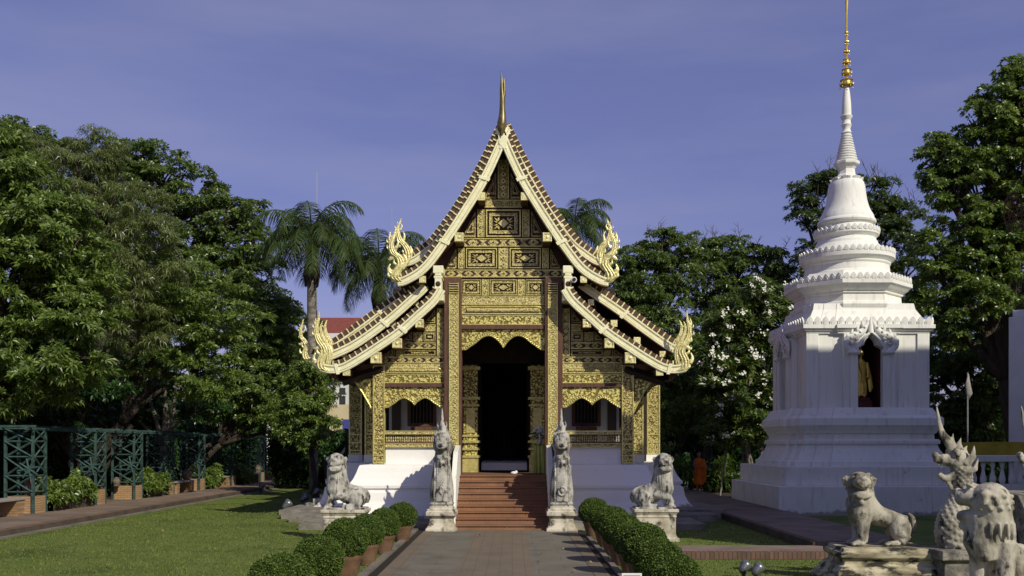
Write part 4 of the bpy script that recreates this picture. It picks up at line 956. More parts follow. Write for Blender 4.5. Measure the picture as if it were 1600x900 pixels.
# ---- standing-paw lions at the right-hand side
def paw_lion(name_label, loc, rz, scale, ped, m='stucco_warm', group='open-mouthed lions at the lower right', flip=1):
    root = thing('lion_statue', name_label, 'statue', (0,0,0), 0, group)
    k = scale
    def p(x,y,z): return (x*k*flip, y*k, ped+z*k)
    mb = MB()
    if ped > .52:
        mb.plan(lambda e: [(-.62-e,-.5-e),(.72+e,-.5-e),(.72+e,.5+e),(-.62-e,.5+e)], [(.20,-.02),(.20,.10),(.15,.11),(.15,.17),(.10,.18),(.09,.25),(.04,.28),(.04,.31),(-.02,.33),(-.03,.40),(.02,.43),(.04,.45),(.04,ped-.06),(-.0,ped-.055),(-.02,ped)])
        mb.build('pedestal', 'pedestal_mossy', root, bevel=.015)
    else:
        mb.plan(lambda e: [(-.72-e,-.5-e),(.9+e,-.5-e),(.9+e,.5+e),(-.72-e,.5+e)], [(.08,-.02),(.08,.12),(0,.14),(0,ped-.08),(.05,ped-.07),(.05,ped)]); mb.build('pedestal', 'pedestal', root, bevel=.015)
    b = MB(); cut = MB()
    b.tube(crom([p(.40,0,.31),p(.22,0,.40),p(.0,0,.47),p(-.17,0,.62),p(-.24,-.01,.88)],3), [k*v for v in (.165,.15,.14,.14,.145,.155,.17,.185,.195,.20,.20,.195,.19)], n=22)
    b.tube([p(-.24,-.05,.34),p(-.27,-.08,.52),p(-.26,-.08,.80)], [k*.145,k*.185,k*.165], n=18)
    for sy in (-1,1):
        b.tube([p(-.2,sy*.11,.52),p(-.225,sy*.125,.28),p(-.235,sy*.125,.06)], [k*.125,k*.095,k*.082], n=14)
        b.ball(p(-.29,sy*.125-.02,.045), k*.08, 12, sq=(1.3,1.1,.6))
        for t in range(4): b.ball(p(-.385,sy*.125-.085+.045*t,.032), k*.028, 6, sq=(1.3,1,1))
        b.ball(p(.33,sy*.12,.27), k*.175, 16, sq=(.95,.66,1.15)); b.tube([p(.30,sy*.15,.22),p(.41,sy*.15,.13),p(.33,sy*.16,.055)], [k*.10,k*.075,k*.065], n=10)
        b.ball(p(.22,sy*.16,.045), k*.07, 10, sq=(1.7,1,.6))
        for t in range(3): b.ball(p(.11,sy*.16-.05+.045*t,.03), k*.025, 6, sq=(1.3,1,1))
    b.tube(crom([p(.46,0,.12),p(.57,0,.25),p(.55,0,.42),p(.48,0,.50)],3), [k*.03]*3+[k*.04]*4+[k*.03]*2+[k*.012], n=8, flat=.6)
    hx, hz = -.25, .93
    b.ball(p(hx,-.01,hz+.01), k*.195, 20, sq=(1.0,1.03,.98))
    b.tube([p(hx,-.05,hz+.03),p(hx-.02,-.26,hz+.04),p(hx-.02,-.33,hz+.045)], [k*.16,k*.135,k*.10], n=16, flat=.66, flat_axis=(0,0,1))
    b.tube([p(hx,-.03,hz-.14),p(hx-.02,-.25,hz-.155),p(hx-.02,-.31,hz-.155)], [k*.165,k*.14,k*.10], n=16, flat=.46, flat_axis=(0,0,1))
    for t in range(9):
        an = (t-4)/4*1.05; q = Vector(p(hx-.01,-.05,hz-.075))+Vector((math.sin(an)*.18*k, -math.cos(an)*.31*k, .012*k)); cut.ball(tuple(q), k*.05, 8, sq=(1.2,1.6,.62))
    b.ball(p(hx-.02,-.32,hz+.105), k*.042, 10, sq=(1.4,.8,.8))
    for sx in (-1,1):
        b.ball(p(hx+sx*.078,-.19,hz+.115), k*.036, 10); b.tube([p(hx+sx*.015,-.21,hz+.15),p(hx+sx*.08,-.205,hz+.175),p(hx+sx*.15,-.13,hz+.145)], [k*.014,k*.024,k*.012], n=6)
        b.tube([p(hx+sx*.165,.0,hz+.11),p(hx+sx*.225,-.01,hz+.075),p(hx+sx*.225,-.01,hz-.03)], [k*.045,k*.045,k*.014], n=10); cut.ball(p(hx+sx*.235,-.05,hz+.055), k*.026, 8)
        b.ball(p(hx+sx*.115,-.13,hz+.0), k*.05, 10); cut.ball(p(hx+sx*.03,-.365,hz+.10), k*.014, 6)
        for t in range(3): b.tube([p(hx+sx*(.03+.035*t),-.31+.03*t,hz-.02),p(hx+sx*(.03+.035*t),-.31+.03*t,hz-.075)], [k*.016,k*.004], n=5)
    b.ball(p(-.29,-.265,.67), k*.045, 10)
    for t in range(15):
        an = t*2*math.pi/15; b.tube([p(-.235+.195*math.cos(an),.0+.2*math.sin(an),.72),p(-.225+.20*math.cos(an),.0+.205*math.sin(an),.60),p(-.215+.19*math.cos(an),.0+.2*math.sin(an),.54)], [k*.018,k*.022,k*.006], n=6)
    for t in range(22):
        an = math.pi*(-.1+1.2*t/21); zz = .82+.06*(t%3); b.ball(p(-.245+.19*math.cos(an),.0+.19*math.sin(an),zz+.05), k*.028, 6)
    sculpt('body', b, m, root, .0115*k, 1, .008, .05, cut=cut)
    root.location = loc; root.rotation_euler = (0,0,rz); return root
paw_lion('open-mouthed stone lion on a stepped pedestal before the white stupa, facing forward', (PX(1372,14.6),14.7,0), R(-4), 1.0, .58)
paw_lion('larger stone lion cut by the right edge of the frame, seen from behind its ear', (PX(1574,11.0),11.2,0), R(-132), 1.12, .42, 'stucco_warm', flip=-1)

def tall_naga(label, loc, rz, m='stucco_warm', group='open-jawed serpents at the lower right'):
    root = thing('serpent_statue', label, 'statue', (0,0,0), 0, group); z0 = .56
    mb = MB(); mb.plan(lambda e: [(-.34-e,-.34-e),(.34+e,-.34-e),(.34+e,.34+e),(-.34-e,.34+e)], [(.08,-.02),(.08,.1),(.0,.12),(-.02,.38),(.03,.42),(.06,.43),(.06,.56)]); mb.build('pedestal', 'stucco_dark', root, bevel=.015)
    b = MB()
    def p(x,z,y=0): return (x, y, z+z0)
    path = crom([p(.12,.05),p(.02,.10),p(-.03,.25),p(-.01,.42),p(.07,.60),p(.13,.80),p(.14,1.0),p(.12,1.16)],4)
    rr = [np.interp(i/28, [0,.15,.3,.45,.6,.75,.9,1], [.23,.245,.23,.20,.165,.14,.135,.14]) for i in range(29)]
    b.tube(path, rr, n=18)
    b.tube(crom([p(.1,.1),p(.24,.12,.1),p(.38,.2,.18)],3), [.2,.19,.17,.16,.15,.13,.1], n=10)
    # head in profile, jaws gaping to the left
    b.ball(p(.10,1.22), .165, 14, sq=(1.1,.85,1))
    b.tube(crom([p(.08,1.24),p(-.1,1.25),p(-.24,1.26),p(-.30,1.27)],3), [.125,.115,.10,.085,.075,.068,.062,.058,.055,.04], n=12, flat=.9)
    b.ball(p(-.28,1.31), .055, 8)
    b.tube(crom([p(.08,1.10),p(-.04,1.0),p(-.15,.99),p(-.23,1.05)],3), [.10,.085,.07,.06,.055,.052,.05,.045,.04,.025], n=10, flat=.9)
    b.tube(crom([p(-.13,.99),p(-.04,.86),p(-.01,.72)],3), [.03,.038,.036,.032,.026,.018,.006], n=7, flat=.7)           # beard
    for t in range(5): b.tube([p(-.05-.045*t,1.19),p(-.055-.045*t,1.13)], [.02,.004], n=5)
    for sy in (-1,1):
        b.ball(p(.0,1.34,sy*.11), .055, 10); b.tube([p(-.06,1.37,sy*.09),p(.02,1.42,sy*.11),p(.1,1.40,sy*.12)], [.02,.03,.015], n=6)
        b.tube([p(.12,1.18,sy*.12),p(.20,1.30,sy*.18),p(.22,1.45,sy*.18)], [.08,.055,.01], n=7, flat=.5)
        b.tube([p(.14,1.08,sy*.12),p(.24,1.12,sy*.17),p(.29,1.28,sy*.17)], [.07,.045,.01], n=7, flat=.5)
    # crest sweeping up and forward
    b.tube(crom([p(.06,1.30),p(-.06,1.48),p(-.17,1.62),p(-.22,1.78),p(-.26,2.0)],4), [np.interp(i/16, [0,.25,.5,.75,1], [.10,.075,.05,.035,.010]) for i in range(17)], n=10, flat=.6)
    for (x0,z0_,x1,z1) in ((.0,1.42,.0,1.62),(.1,1.4,.12,1.56),(.18,1.34,.22,1.45),(.2,1.2,.26,1.29)):
        b.tube([p(x0,z0_),p((x0+x1)/2-.02,(z0_+z1)/2),p(x1,z1)], [.06,.04,.006], n=6, flat=.5)
    # overlapping scales
    for i in range(2, 28):
        c = Vector(path[i]); d = (Vector(path[i])-Vector(path[i-1])).normalized(); u = Vector((0,1,0)); v = d.cross(u); n = 11
        for k in range(n):
            an = 2*math.pi*(k+(i%2)*.5)/n; q = c+(u*math.cos(an)+v*math.sin(an))*rr[i]*1.0; b.ball(tuple(q-(q-c)*.10), .042*(rr[i]/.22)**.5, 8, sq=(1,1,.9))
    sculpt('body', b, m, root, .011, 1, .006, .05)
    root.location = loc; root.rotation_euler = (0,0,rz); root.scale = (1,1,1.05); return root
tall_naga('scaly stone serpent with gaping jaws and tall crest between the two lions', (PX(1492,14.2),14.25,0), R(6))
tall_naga('scaly stone serpent at the far right edge, only its crest and snout in view', (PX(1622,14.0),14.0,0), R(6), 'stucco')
# stepped parapet of their stair between them
o = MB().yz([(0,0),(0,.8),(.5,1.3),(.9,1.35),(1.3,1.3),(1.3,0)], -.16, .16).yz([(0,.8),(.5,1.3),(.9,1.35),(1.3,1.3),(1.3,1.38),(.9,1.45),(.45,1.4),(-.05,.86)], -.2, .2)
for k in range(4): o.bar((-.19,.1+k*.3,.15), (-.19,.3+k*.25,.9), .05)
o = o.build('stair_wall', 'stucco_dark', bevel=.01); o.location = (PX(1640,13.2),13.2,0); tag(o, 'dark weathered stair wall behind the right-edge lion', 'wall')
# side statue peeping over the left lion
o = tall_naga('small pale serpent statue at the side stair behind the left lion', (AX-5.45,31.4,.55), R(190), 'stucco', 'side stair serpents'); o.scale = (.95,.95,.62)
s = MB()
for k in range(5): s.box(-.9+.0*k,-.0-.16*k,-.28,.28,.16*k,.16*(k+1)) if False else s.box(-1.1+.22*k,0,-.22,.22,.13*k,.13*(k+1))
s = s.build('side_stair_parapet', 'stucco', bevel=.015); s.location = (AX-5.2,29.6,.1); tag(s, 'low stepped grey parapet behind the left lion pedestal', 'stair wall')

# =================================================================== THE STUPA
SX, SY = 11.15, 32.0
S = thing('stupa', 'tall white stupa with bell dome, ringed spire and golden tip, right of the temple', 'stupa', (SX,SY,0))
def sqp(h, c1=.58, c2=.80, st=.12):
    a2, a1, a0 = h, h+st, h+2*st
    q = [(c1*h,-a0),(c1*h,-a1),(c2*h,-a1),(c2*h,-a2),(a2,-a2)]
    q = q+[(-y,-x) for x,y in q[:4][::-1]]            # mirror about the diagonal, right-hand side
    pts = []
    for k in range(4):
        for x,y in q:
            for _ in range(k): x, y = -y, x
            pts.append((x,y))
    return pts
def plain(h): return [(-h,-h),(h,-h),(h,h),(-h,h)]
def bs(mb, name, m='whiteclean', parent=S, **k): return mb.build(name, m, parent, **k)
bs(MB().plan(plain, [(3.12,-.05),(3.12,.885)]), 'lower_step', 'whitewash', bevel=.02)
bs(MB().plan(plain, [(2.86,.885),(2.86,1.475)]), 'upper_step', 'whitewash', bevel=.02)
MP = [(2.42,1.476),(2.42,1.62),(2.34,1.66),(2.26,1.80),(2.14,2.02),(2.10,2.16),(2.16,2.17),(2.17,2.26),(2.13,2.31),(2.04,2.32),(2.03,2.48),(2.08,2.5),(2.10,2.56),(2.2,2.72),(2.24,2.74),(2.24,2.96),(2.20,3.0),(2.12,3.06),(1.99,3.30)]
bs(MB().plan(sqp, MP), 'moulded_base')
# body with corner pilasters; hollow niches front and left
BH = 1.93
def bod():
    mb = MB(); z0, z1 = 3.30, 5.62; n0 = .38; zc = PZ(545,29.8); zt = PZ(528,29.8)
    h = BH-.06
    mb.box(-h,-.62,-h,h,z0,z1); mb.box(.62,h,-h,h,z0,z1) if False else None
    return mb
mb = MB(); z0, z1 = 3.30, 5.62; h = 1.87; FB = 2.05; nh = .385        # nh = half width of a niche opening
# solid quarters leaving a cross-shaped chamber
for sx in (-1,1):
    for sy in (-1,1):
        x0,x1 = sorted((sx*nh,sx*h)); y0,y1 = sorted((sy*nh,sy*h)); mb.box(x0,x1,y0,y1,z0,z1)
        x0,x1 = sorted((sx*1.55,sx*BH)); y0,y1 = sorted((sy*1.55,sy*BH)); mb.box(x0,x1,y0,y1,z0+.002,z1-.002)     # corner pilaster
        x0,x1 = sorted((sx*(h-.05),sx*(BH+.05))); y0,y1 = sorted((sy*1.58,sy*1.84)); 
        # door-side pilasters, stepping out
        for (u0,u1,d) in ((nh+.0,.62,FB+.10),(.62,.80,FB+.02)):
            a0,a1 = sorted((sx*u0,sx*u1)); b0,b1 = sorted((sy*h,sy*d)); mb.box(a0,a1,b0,b1,z0+.004,z1-.01)
            mb.box(b0,b1,a0,a1,z0+.004,z1-.01) if False else mb.box(*sorted((sy*h,sy*d)),*sorted((sx*u0,sx*u1)),z0+.004,z1-.01)
bs(mb, 'body', 'whiteclean', bevel=.012)
# lintels with a trefoil soffit over the four openings
zs, zp = PZ(546,29.9), PZ(523.5,29.9)
arch = [(-nh,zs),(-nh+.02,zs+.05),(-nh+.12,zs+.10),(-.20,zs+.14),(-.19,zs+.22),(-.15,zs+.30),(-.09,zs+.36),(-.04,zp-.02),(0,zp)]
arch = arch+[(-x,z) for x,z in arch[::-1][1:]]
for k in range(4):
    mb = MB()
    for i in range(len(arch)-1): mb.xz([arch[i],arch[i+1],(arch[i+1][0],z1-.01),(arch[i][0],z1-.01)], -FB-.098, -h+.002)
    # flaming hood: curls rising to a point
    for s in (-1,1):
        P = [(s*.44,zs-.06),(s*.66,zs-.02),(s*.78,zs+.16),(s*.66,zs+.36),(s*.46,zs+.44),(s*.30,zs+.52),(s*.18,zs+.66),(s*.07,zs+.86)]
        Q = crom(P,4); mb.tube([(x,-FB-.12,z) for x,z in Q], [np.interp(i/28,[0,.2,.5,.8,1],[.07,.10,.12,.10,.03]) for i in range(29)], n=8, flat=.6)
        P = [(s*.40,zs-.08),(s*.42,zs+.06),(s*.30,zs+.16),(s*.25,zs+.30),(s*.12,zs+.44),(s*.02,zs+.52)]
        mb.tube([(x,-FB-.15,z) for x,z in crom(P,4)], .045, n=8)
        mb.tube([(s*.34,-FB-.12,zs-.10),(s*.72,-FB-.12,zs-.08)], .07, n=8)
        for (x,z,dx,dz,r_) in ((.74,.18,.12,.16,.05),(.64,.36,.13,.16,.06),(.5,.46,.12,.17,.06),(.34,.54,.10,.20,.06),(.2,.68,.07,.18,.05),(.6,.16,-.1,.12,.04),(.46,.3,-.08,.12,.04)):
            mb.tube(crom([(s*x,-FB-.14,zs+z),(s*(x+dx*.8),-FB-.16,zs+z+dz*.4),(s*(x+dx*.5),-FB-.15,zs+z+dz)],3), [r_,r_,r_*.95,r_*.8,r_*.6,r_*.4,.008], n=6, flat=.6)
            mb.ball((s*x,-FB-.17,zs+z), r_*.8, 8)
    mb.tube([(0,-FB-.12,zs+.5),(0,-FB-.12,zs+.75),(0,-FB-.11,zs+1.02)], [.10,.07,.01], n=8)
    o = bs(mb, 'niche_hood', 'whiteclean', smooth=False, auto=50); o.rotation_euler = (0,0,k*math.pi/2)
mb = MB().box(-.9,.9,.0,.06,3.31,5.6).box(-.06,.0,-.9,-.0,3.31,5.6) if False else MB().box(-1.0,1.0,.30,.36,3.31,5.6).box(nh-.01,nh-.005,-1.95,.3,3.31,5.6).box(-nh+.005,-nh+.01,-1.95,-.4,3.31,5.6).box(.40,.46,-.38,.3,3.31,5.6).box(-nh,nh,-1.9,.3,3.305,3.32)
bs(mb, 'chamber_lining', 'red_paint')
# cornice, and the stacked tiers
bs(MB().plan(lambda h_: sqp(h_,.50,.50,.04), [(1.88,5.60),(1.93,5.63),(1.93,5.67),(1.98,5.70),(2.03,5.76),(2.06,5.78),(2.06,5.90),(2.0,5.905)]), 'cornice')
bs(MB().plan(lambda h_: sqp(h_,.55,.80,.02), [(1.97,5.90),(1.80,6.10),(1.62,6.42),(1.58,6.62)]), 'lower_roof')
def octp(r_): return [(r_/math.cos(R(22.5))*math.cos(R(22.5+45*k)), r_/math.cos(R(22.5))*math.sin(R(22.5+45*k))) for k in range(8)]
bs(MB().plan(octp, [(1.66,6.50),(1.70,6.60),(1.66,6.68),(1.58,6.72),(1.56,6.95),(1.62,6.98),(1.62,7.03),(1.72,7.10),(1.84,7.22),(1.88,7.24),(1.88,7.36),(1.84,7.38),(1.6,7.50),(1.42,7.72)]), 'octagonal_tier')
def lathe_part(name, prof, n=48): bs(MB().lathe(prof, n), name, 'whiteclean', auto=32)
lathe_part('round_tier', [(1.44,7.66),(1.42,7.74),(1.36,7.80),(1.34,8.0),(1.38,8.06),(1.38,8.10),(1.46,8.18),(1.52,8.22),(1.52,8.34),(1.48,8.36),(1.22,8.50),(1.04,8.72),(1.0,8.76)])
lathe_part('ring_tier', [(1.0,8.74),(.98,8.84),(.94,8.88),(.92,8.95),(.98,9.02),(1.03,9.06),(1.03,9.14),(.99,9.17),(.88,9.30),(.84,9.38),(.82,9.44)])
lathe_part('bell_dome', [(.84,9.40),(.92,9.46),(.94,9.52),(.92,9.58),(.88,9.62),(.86,9.72),(.78,9.86),(.70,10.05),(.65,10.25),(.61,10.5),(.59,10.7),(.55,10.84),(.46,10.96),(.36,11.02)])
PT = [(.36,11.01),(.34,11.08),(.27,11.14),(.25,11.30),(.30,11.38),(.38,11.44),(.40,11.47),(.40,11.55),(.36,11.58)]
bs(MB().plan(lambda r_: octp(r_*.96), PT), 'harmika')
pr = [(.34,11.57)]
for k in range(10):
    z = 11.60+k*.088; r_ = .345-.019*k; pr += [(r_-.035,z),(r_,z+.02),(r_,z+.055),(r_-.035,z+.078)]
pr += [(.14,12.48),(.13,12.50)]
lathe_part('ringed_cone', pr, 32)
lathe_part('spire', [(.13,12.48),(.18,12.53),(.14,12.58),(.12,12.66),(.15,12.76),(.17,12.80),(.14,12.84),(.13,12.95),(.19,13.06),(.20,13.09),(.15,13.12),(.155,13.2),(.145,13.5),(.11,13.85),(.07,14.1),(.05,14.14)], 24)
# petals standing along the tiers
def petal(mb, c, ang, wd, hh, tilt=.12):
    ca, sa = math.cos(ang), math.sin(ang)
    P = [(-.5,0),(-.52,.35),(-.42,.62),(-.2,.86),(0,1.0),(.2,.86),(.42,.62),(.52,.35),(.5,0)]
    for (k, th, o_) in ((1.0,.045,0),(.62,.062,.02)):
        vs = []; n = len(P)
        for t in (0,1):
            for x,z in P:
                lx_ = x*wd*k; lz = z*hh*k+(.0 if k == 1 else .01); ly = (-th if t == 0 else 0)+tilt*-lz
                vs.append((c[0]+lx_*sa+(-ly)*ca, c[1]-lx_*ca+(-ly)*sa, c[2]+lz))
        fs = [tuple(range(n))[::-1], tuple(range(n,2*n))]+[(i,(i+1)%n,(i+1)%n+n,i+n) for i in range(n)]
        mb.add(vs, fs)
def petal_ring_circle(r_, z, n, wd, hh):
    mb = MB()
    for k in range(n): an = 2*math.pi*k/n; petal(mb, (r_*math.cos(an), r_*math.sin(an), z), an, wd, hh)
    bs(mb, 'lotus_petals')
mb = MB()
for k in range(4):
    for i in range(16):
        t = -1.86+i*.248; an = -math.pi/2+k*math.pi/2; nx_, ny_ = math.cos(an), math.sin(an); d = 1.99
        petal(mb, (nx_*d+ -ny_*t, ny_*d+nx_*t, 5.895), an, .205, .25)
bs(mb, 'lotus_petals')
mb = MB(); oc = octp(1.82)
for k in range(8):
    (x0,y0),(x1,y1) = oc[k], oc[(k+1)%8]; an = math.atan2((y0+y1)/2,(x0+x1)/2)
    for i in range(7): t = (i+.5)/7; petal(mb, (x0+(x1-x0)*t, y0+(y1-y0)*t, 7.37), an, .185, .20)
bs(mb, 'lotus_petals')
petal_ring_circle(1.46, 8.35, 46, .17, .18); petal_ring_circle(.985, 9.12, 34, .16, .18)
mb = MB()
for k in range(8): an = 2*math.pi*(k+.5)/8; petal(mb, (.47*math.cos(an),.47*math.sin(an),10.98), an, .30, -.26, tilt=.45)
bs(mb, 'shoulder_leaves')
mb = MB()
for (z,r_,h_) in ((14.12,.21,.26),(14.50,.155,.22),(14.86,.12,.18),(15.22,.085,.14),(15.56,.06,.12),(15.86,.05,.10)):
    mb.lathe([(r_*.6,z-.02),(r_*1.05,z),(r_*1.05,z+.03),(r_*.75,z+.05),(r_*.75,z+h_*.6),(r_,z+h_*.65),(r_*.5,z+h_*.8),(.02,z+h_)], 16)
    for k in range(10):
        an = k*.628; mb.tube([(r_*1.0*math.cos(an),r_*1.0*math.sin(an),z+.02),(r_*1.15*math.cos(an),r_*1.15*math.sin(an),z+h_*.35)], [.018,.004], n=5); mb.ball((r_*1.02*math.cos(an),r_*1.02*math.sin(an),z-.07), .02, 6) if k % 2 == 0 else None
mb.tube([(0,0,14),(0,0,16.4),(0,0,16.9),(0,0,17.5),(0,0,18.6),(0,0,19.6)], [.03,.028,.05,.03,.035,.008], n=8)
bs(mb, 'golden_tip', 'buddha_gold', auto=40)
# golden standing figure inside
G = thing('buddha_figure', 'golden standing Buddha figure in a long robe inside the stupa niche', 'statue', (SX-.17,SY-1.75,3.32))
MB().box(-.30,.30,-.22,.22,0,.20).box(-.24,.24,-.18,.18,.20,.30).build('base', 'red_paint', G, bevel=.015)
b = MB(); 
b.tube([(0,0,.36),(0,0,.7),(0,0,1.05),(0,.0,1.28),(0,0,1.42)], [.21,.20,.155,.165,.185], n=16, flat=.6)
b.tube([(0,0,1.42),(0,0,1.52)], [.17,.08], n=14, flat=.6); b.tube([(0,0,1.48),(0,0,1.62)], [.055,.05], n=10)
b.ball((0,-.01,1.70), .095, 14, sq=(.92,1,1.2)); b.ball((0,.01,1.82), .055, 10); b.tube([(0,0,1.82),(0,0,1.96)], [.035,.004], n=6)
b.ball((0,-.105,1.695), .018, 6)
for s in (-1,1):
    b.ball((s*.095,0,1.68), .025, 6, sq=(.5,1,2.2)); b.tube([(s*.19,0,1.42),(s*.24,.01,1.15),(s*.22,-.03,.92)], [.06,.05,.04], n=8); b.ball((s*.09,-.07,.34), .06, 8, sq=(.8,1.6,.6))
    b.tube([(s*.09,-.0,.32),(s*.09,0,.42)], [.06,.06], n=8)
for k in range(5): b.tube([(-.22+.012*k,-.045,.92),(-.225+.016*k,-.06,.84)], [.012,.009], n=5)
b.tube([(.2,.0,1.38),(.28,.02,1.0),(.33,.02,.62),(.30,0,.48)], [.06,.08,.09,.03], n=8, flat=.5)
b.tube([(-.1,-.11,1.42),(.0,-.13,1.1),(.05,-.12,.45)], [.02,.025,.02], n=6)
sculpt('body', b, 'buddha_gold', G, .012, 2, .004, .03)
# =================================================================== LATTICE BAYS ALONG THE LEFT WALK
def lattice(label, Y, full=True, bench=True, zt=2.62, wx=.78, wy=.72):
    """open trellis tower: four posts, rails and crossed slats, on a brick pier"""
    x1 = -13.62; x0 = x1-wx; r_ = thing('trellis', label, 'trellis', ((x0+x1)/2,Y,.17), 0, 'teal trellis towers along the left walk')
    hx, hy = wx/2, wy/2; H = zt-.17
    for sx in (-1,1):
        for sy in (-1,1): MB().box(sx*hx-.035,sx*hx+.035,sy*hy+hy-.035,sy*hy+hy+.035,0,H).build('post', 'teal', r_)
    mb = MB(); lv = [.62,1.08,1.62,2.06,H-.03]
    lv = lv if full else [.62,1.08,1.45]
    def bar(a_,b_): mb.bar(a_,b_,.042,.042)
    for z in lv:
        bar((-hx,-.02,z),(hx,-.02,z)); bar((hx+.02,0,z),(hx+.02,wy,z))
    for z0,z1 in zip(lv[:-1],lv[1:]):
        bar((-hx,-.03,z0),(hx,-.03,z1)); bar((-hx,-.045,z1),(hx,-.045,z0)); bar((hx+.03,0,z0),(hx+.03,wy,z1)); bar((hx+.045,0,z1),(hx+.045,wy,z0))
    # star of slats in the middle of the front face
    zc = lv[len(lv)//2-1]
    for k in range(4): an = k*math.pi/4+.2; c_, s_ = math.cos(an)*.3, math.sin(an)*.3; bar((hx-.1-c_,-.06,zc+.2-s_),(hx-.1+c_,-.06,zc+.2+s_))
    mb.build('lattice_slats', 'teal', r_)
    MB().box(-hx-.02,hx+.02,.06,wy-.02,-.02,.50).build('brick_pier', 'brick_tan', r_)
    return r_
YT = [27.3, 31.4, 34.6, 37.9, 41.8, 46.6, 52.0, 55.5, 63.0]
LT = ['nearest teal trellis tower on a brick pier by the left walk, stone jar inside','second teal trellis tower from the left along the walk, shrubs at its foot','third teal trellis tower from the left, square tan brick pier','fourth teal trellis tower from the left between two leafy planters',
      'fifth teal trellis tower from the left, near the walk middle','sixth teal trellis tower from the left in deep shade','seventh teal trellis tower from the left, brightly lit slats','eighth teal trellis tower from the left, low brick pier','farthest teal trellis tower beside the pale palm trunk']
for y, l_ in zip(YT, LT): lattice(l_, y, full=True)
tb = MB(); tb.box(-13.66,-13.58,26.9,56,2.56,2.63); tb.box(-14.44,-14.36,26.9,56,2.56,2.63)
for y in np.arange(27,56,1.45): tb.box(-14.6,-13.4,y,y+.05,2.63,2.69)
tag(tb.build('pergola_beam', 'teal'), 'long dark teal pergola beam joining the trellis tower tops', 'beam')
# benches, planters, jars
for k,(y,l_) in enumerate(((25.4,'nearest plank bench on slanted brick legs at the left frame edge'),(39.6,'plank bench beside the fourth trellis tower'),(44.6,'plank bench beside the fifth trellis tower'),(50.2,'plank bench before the seventh trellis tower'),(61.0,'farthest plank bench by the last trellis tower'))):
    b_ = thing('bench', l_, 'bench', (-13.75,y,.17), 0, 'plank benches between the trellis towers')
    MB().box(-.28,.28,-1.0,1.2,.44,.50).build('seat', 'wood_plank', b_, bevel=.01)
    for yy in (-.75,1.0): MB().yz([(yy-.12,0),(yy+.12,0),(yy+.20,.44),(yy-.24 if yy > 0 else yy-.12,.44)], -.25, .25).build('leg', 'brick_tan', b_)
def shrub_mass(name, label, x0,x1,y0,y1,z0,z1, lm, n, Ln, Wd, seed, cat='shrub', group=None, per=6):
    rng = np.random.default_rng(seed); r_ = thing(name, label, cat, ((x0+x1)/2,(y0+y1)/2,0), 0, group)
    C = rng.uniform([x0,y0,0],[x1,y1,1],(n,3)); u = (C[:,0]-x0)/(x1-x0); v = (C[:,1]-y0)/(y1-y0)
    top = z0+(z1-z0)*(.72+.28*np.sin(u*7+seed)*np.cos(v*5+seed*2)+rng.normal(size=n)*.05)*np.clip(1.3-1.2*np.abs(v-.5)*1.2,.6,1); C[:,2] = z0+(top-z0)*np.sqrt(C[:,2])
    C -= np.array([(x0+x1)/2,(y0+y1)/2,0]); N = rng.normal(size=(n,3))*.6+np.array([.2,-.35,.8])
    V, F = rosettes(rng, C, N, per, Ln, Wd, (.6,1.35), .35); np_mesh('foliage', V, F, [lm], r_)
    st_ = MB()
    for k in range(7):
        q = C[rng.integers(n)]; st_.tube([(q[0]*.6,q[1]*.6,0),(q[0]*.8,q[1]*.8,z1*.35),(q[0],q[1],max(q[2],.2))], [.03,.022,.01], n=5)
    st_.build('stems', 'bark', r_); return r_
for k,(ya,yb,l_) in enumerate(((28.4,31.0,'leafy shrub in the brick planter after the nearest trellis tower'),(35.7,37.7,'leafy shrub in the brick planter between third and fourth trellis towers'),(42.9,44.4,'leafy shrub in the planter after the fifth trellis tower'),(47.7,49.6,'leafy shrub in the planter after the sixth trellis tower'))):
    p_ = thing('planter', 'brick planter under the '+l_.split('leafy ')[1].replace('in the brick planter ','').replace('in the planter ',''), 'planter', (-13.9,(ya+yb)/2,.17), 0, 'brick planters along the left walk')
    h_ = (yb-ya)/2
    MB().box(.16,.28,-h_,h_,0,.28).box(-.8,-.68,-h_,h_,0,.28).box(-.8,.28,-h_,-h_+.12,0,.278).build('wall', 'brick_side', p_); MB().box(-.68,.16,-h_+.12,h_,0,.22).build('soil', 'soil', p_)
    shrub_mass('shrub', l_, -14.6,-13.35,ya,yb,.3,1.25,'leaf_fresh',620,.20,.075,31+k, group='shrubs in the brick planters')
for k,(px,Y,s_,l_) in enumerate(((46,27.9,1.0,'carved stone jar inside the nearest trellis tower'),(182,34.4,.7,'small stone figure inside the third trellis tower'),(292,40.3,1.0,'stone jar on the fourth trellis bench'),(403,51.5,.9,'round stone jar on the bench by the seventh trellis tower'),(422,54,1.1,'upright stone slab on the eighth trellis pier'))):
    j = MB().lathe([(.16,0),(.20,.03),(.16,.06),(.2,.12),(.25,.24),(.23,.34),(.15,.40),(.17,.43),(.13,.46),(.02,.50)], 18) if k != 4 else MB().box(-.17,.17,-.07,.07,0,.35).tube([(0,0,.33),(0,0,.5)],[.17,.08],n=12,flat=.4)
    o = j.build('stone_jar', 'jar_stone', smooth=True); o.scale = (s_*.8,s_*.8,s_*.95); o.location = (PX(px,Y),Y,.66 if k < 2 else .68); tag(o, l_, 'stone jar', 'stone jars by the trellis')
# pale wall, dark hedge behind, seen in scraps
w_ = thing('boundary_wall', 'pale boundary wall behind the trellis, glimpsed between trunks', 'wall', (-19,50,0))
MB().box(-.1,.1,-32,12,0,2.1).build('wall', 'far_white', w_); MB().box(-.15,.15,-32,12,2.1,2.2).build('coping', 'grey_stone', w_)

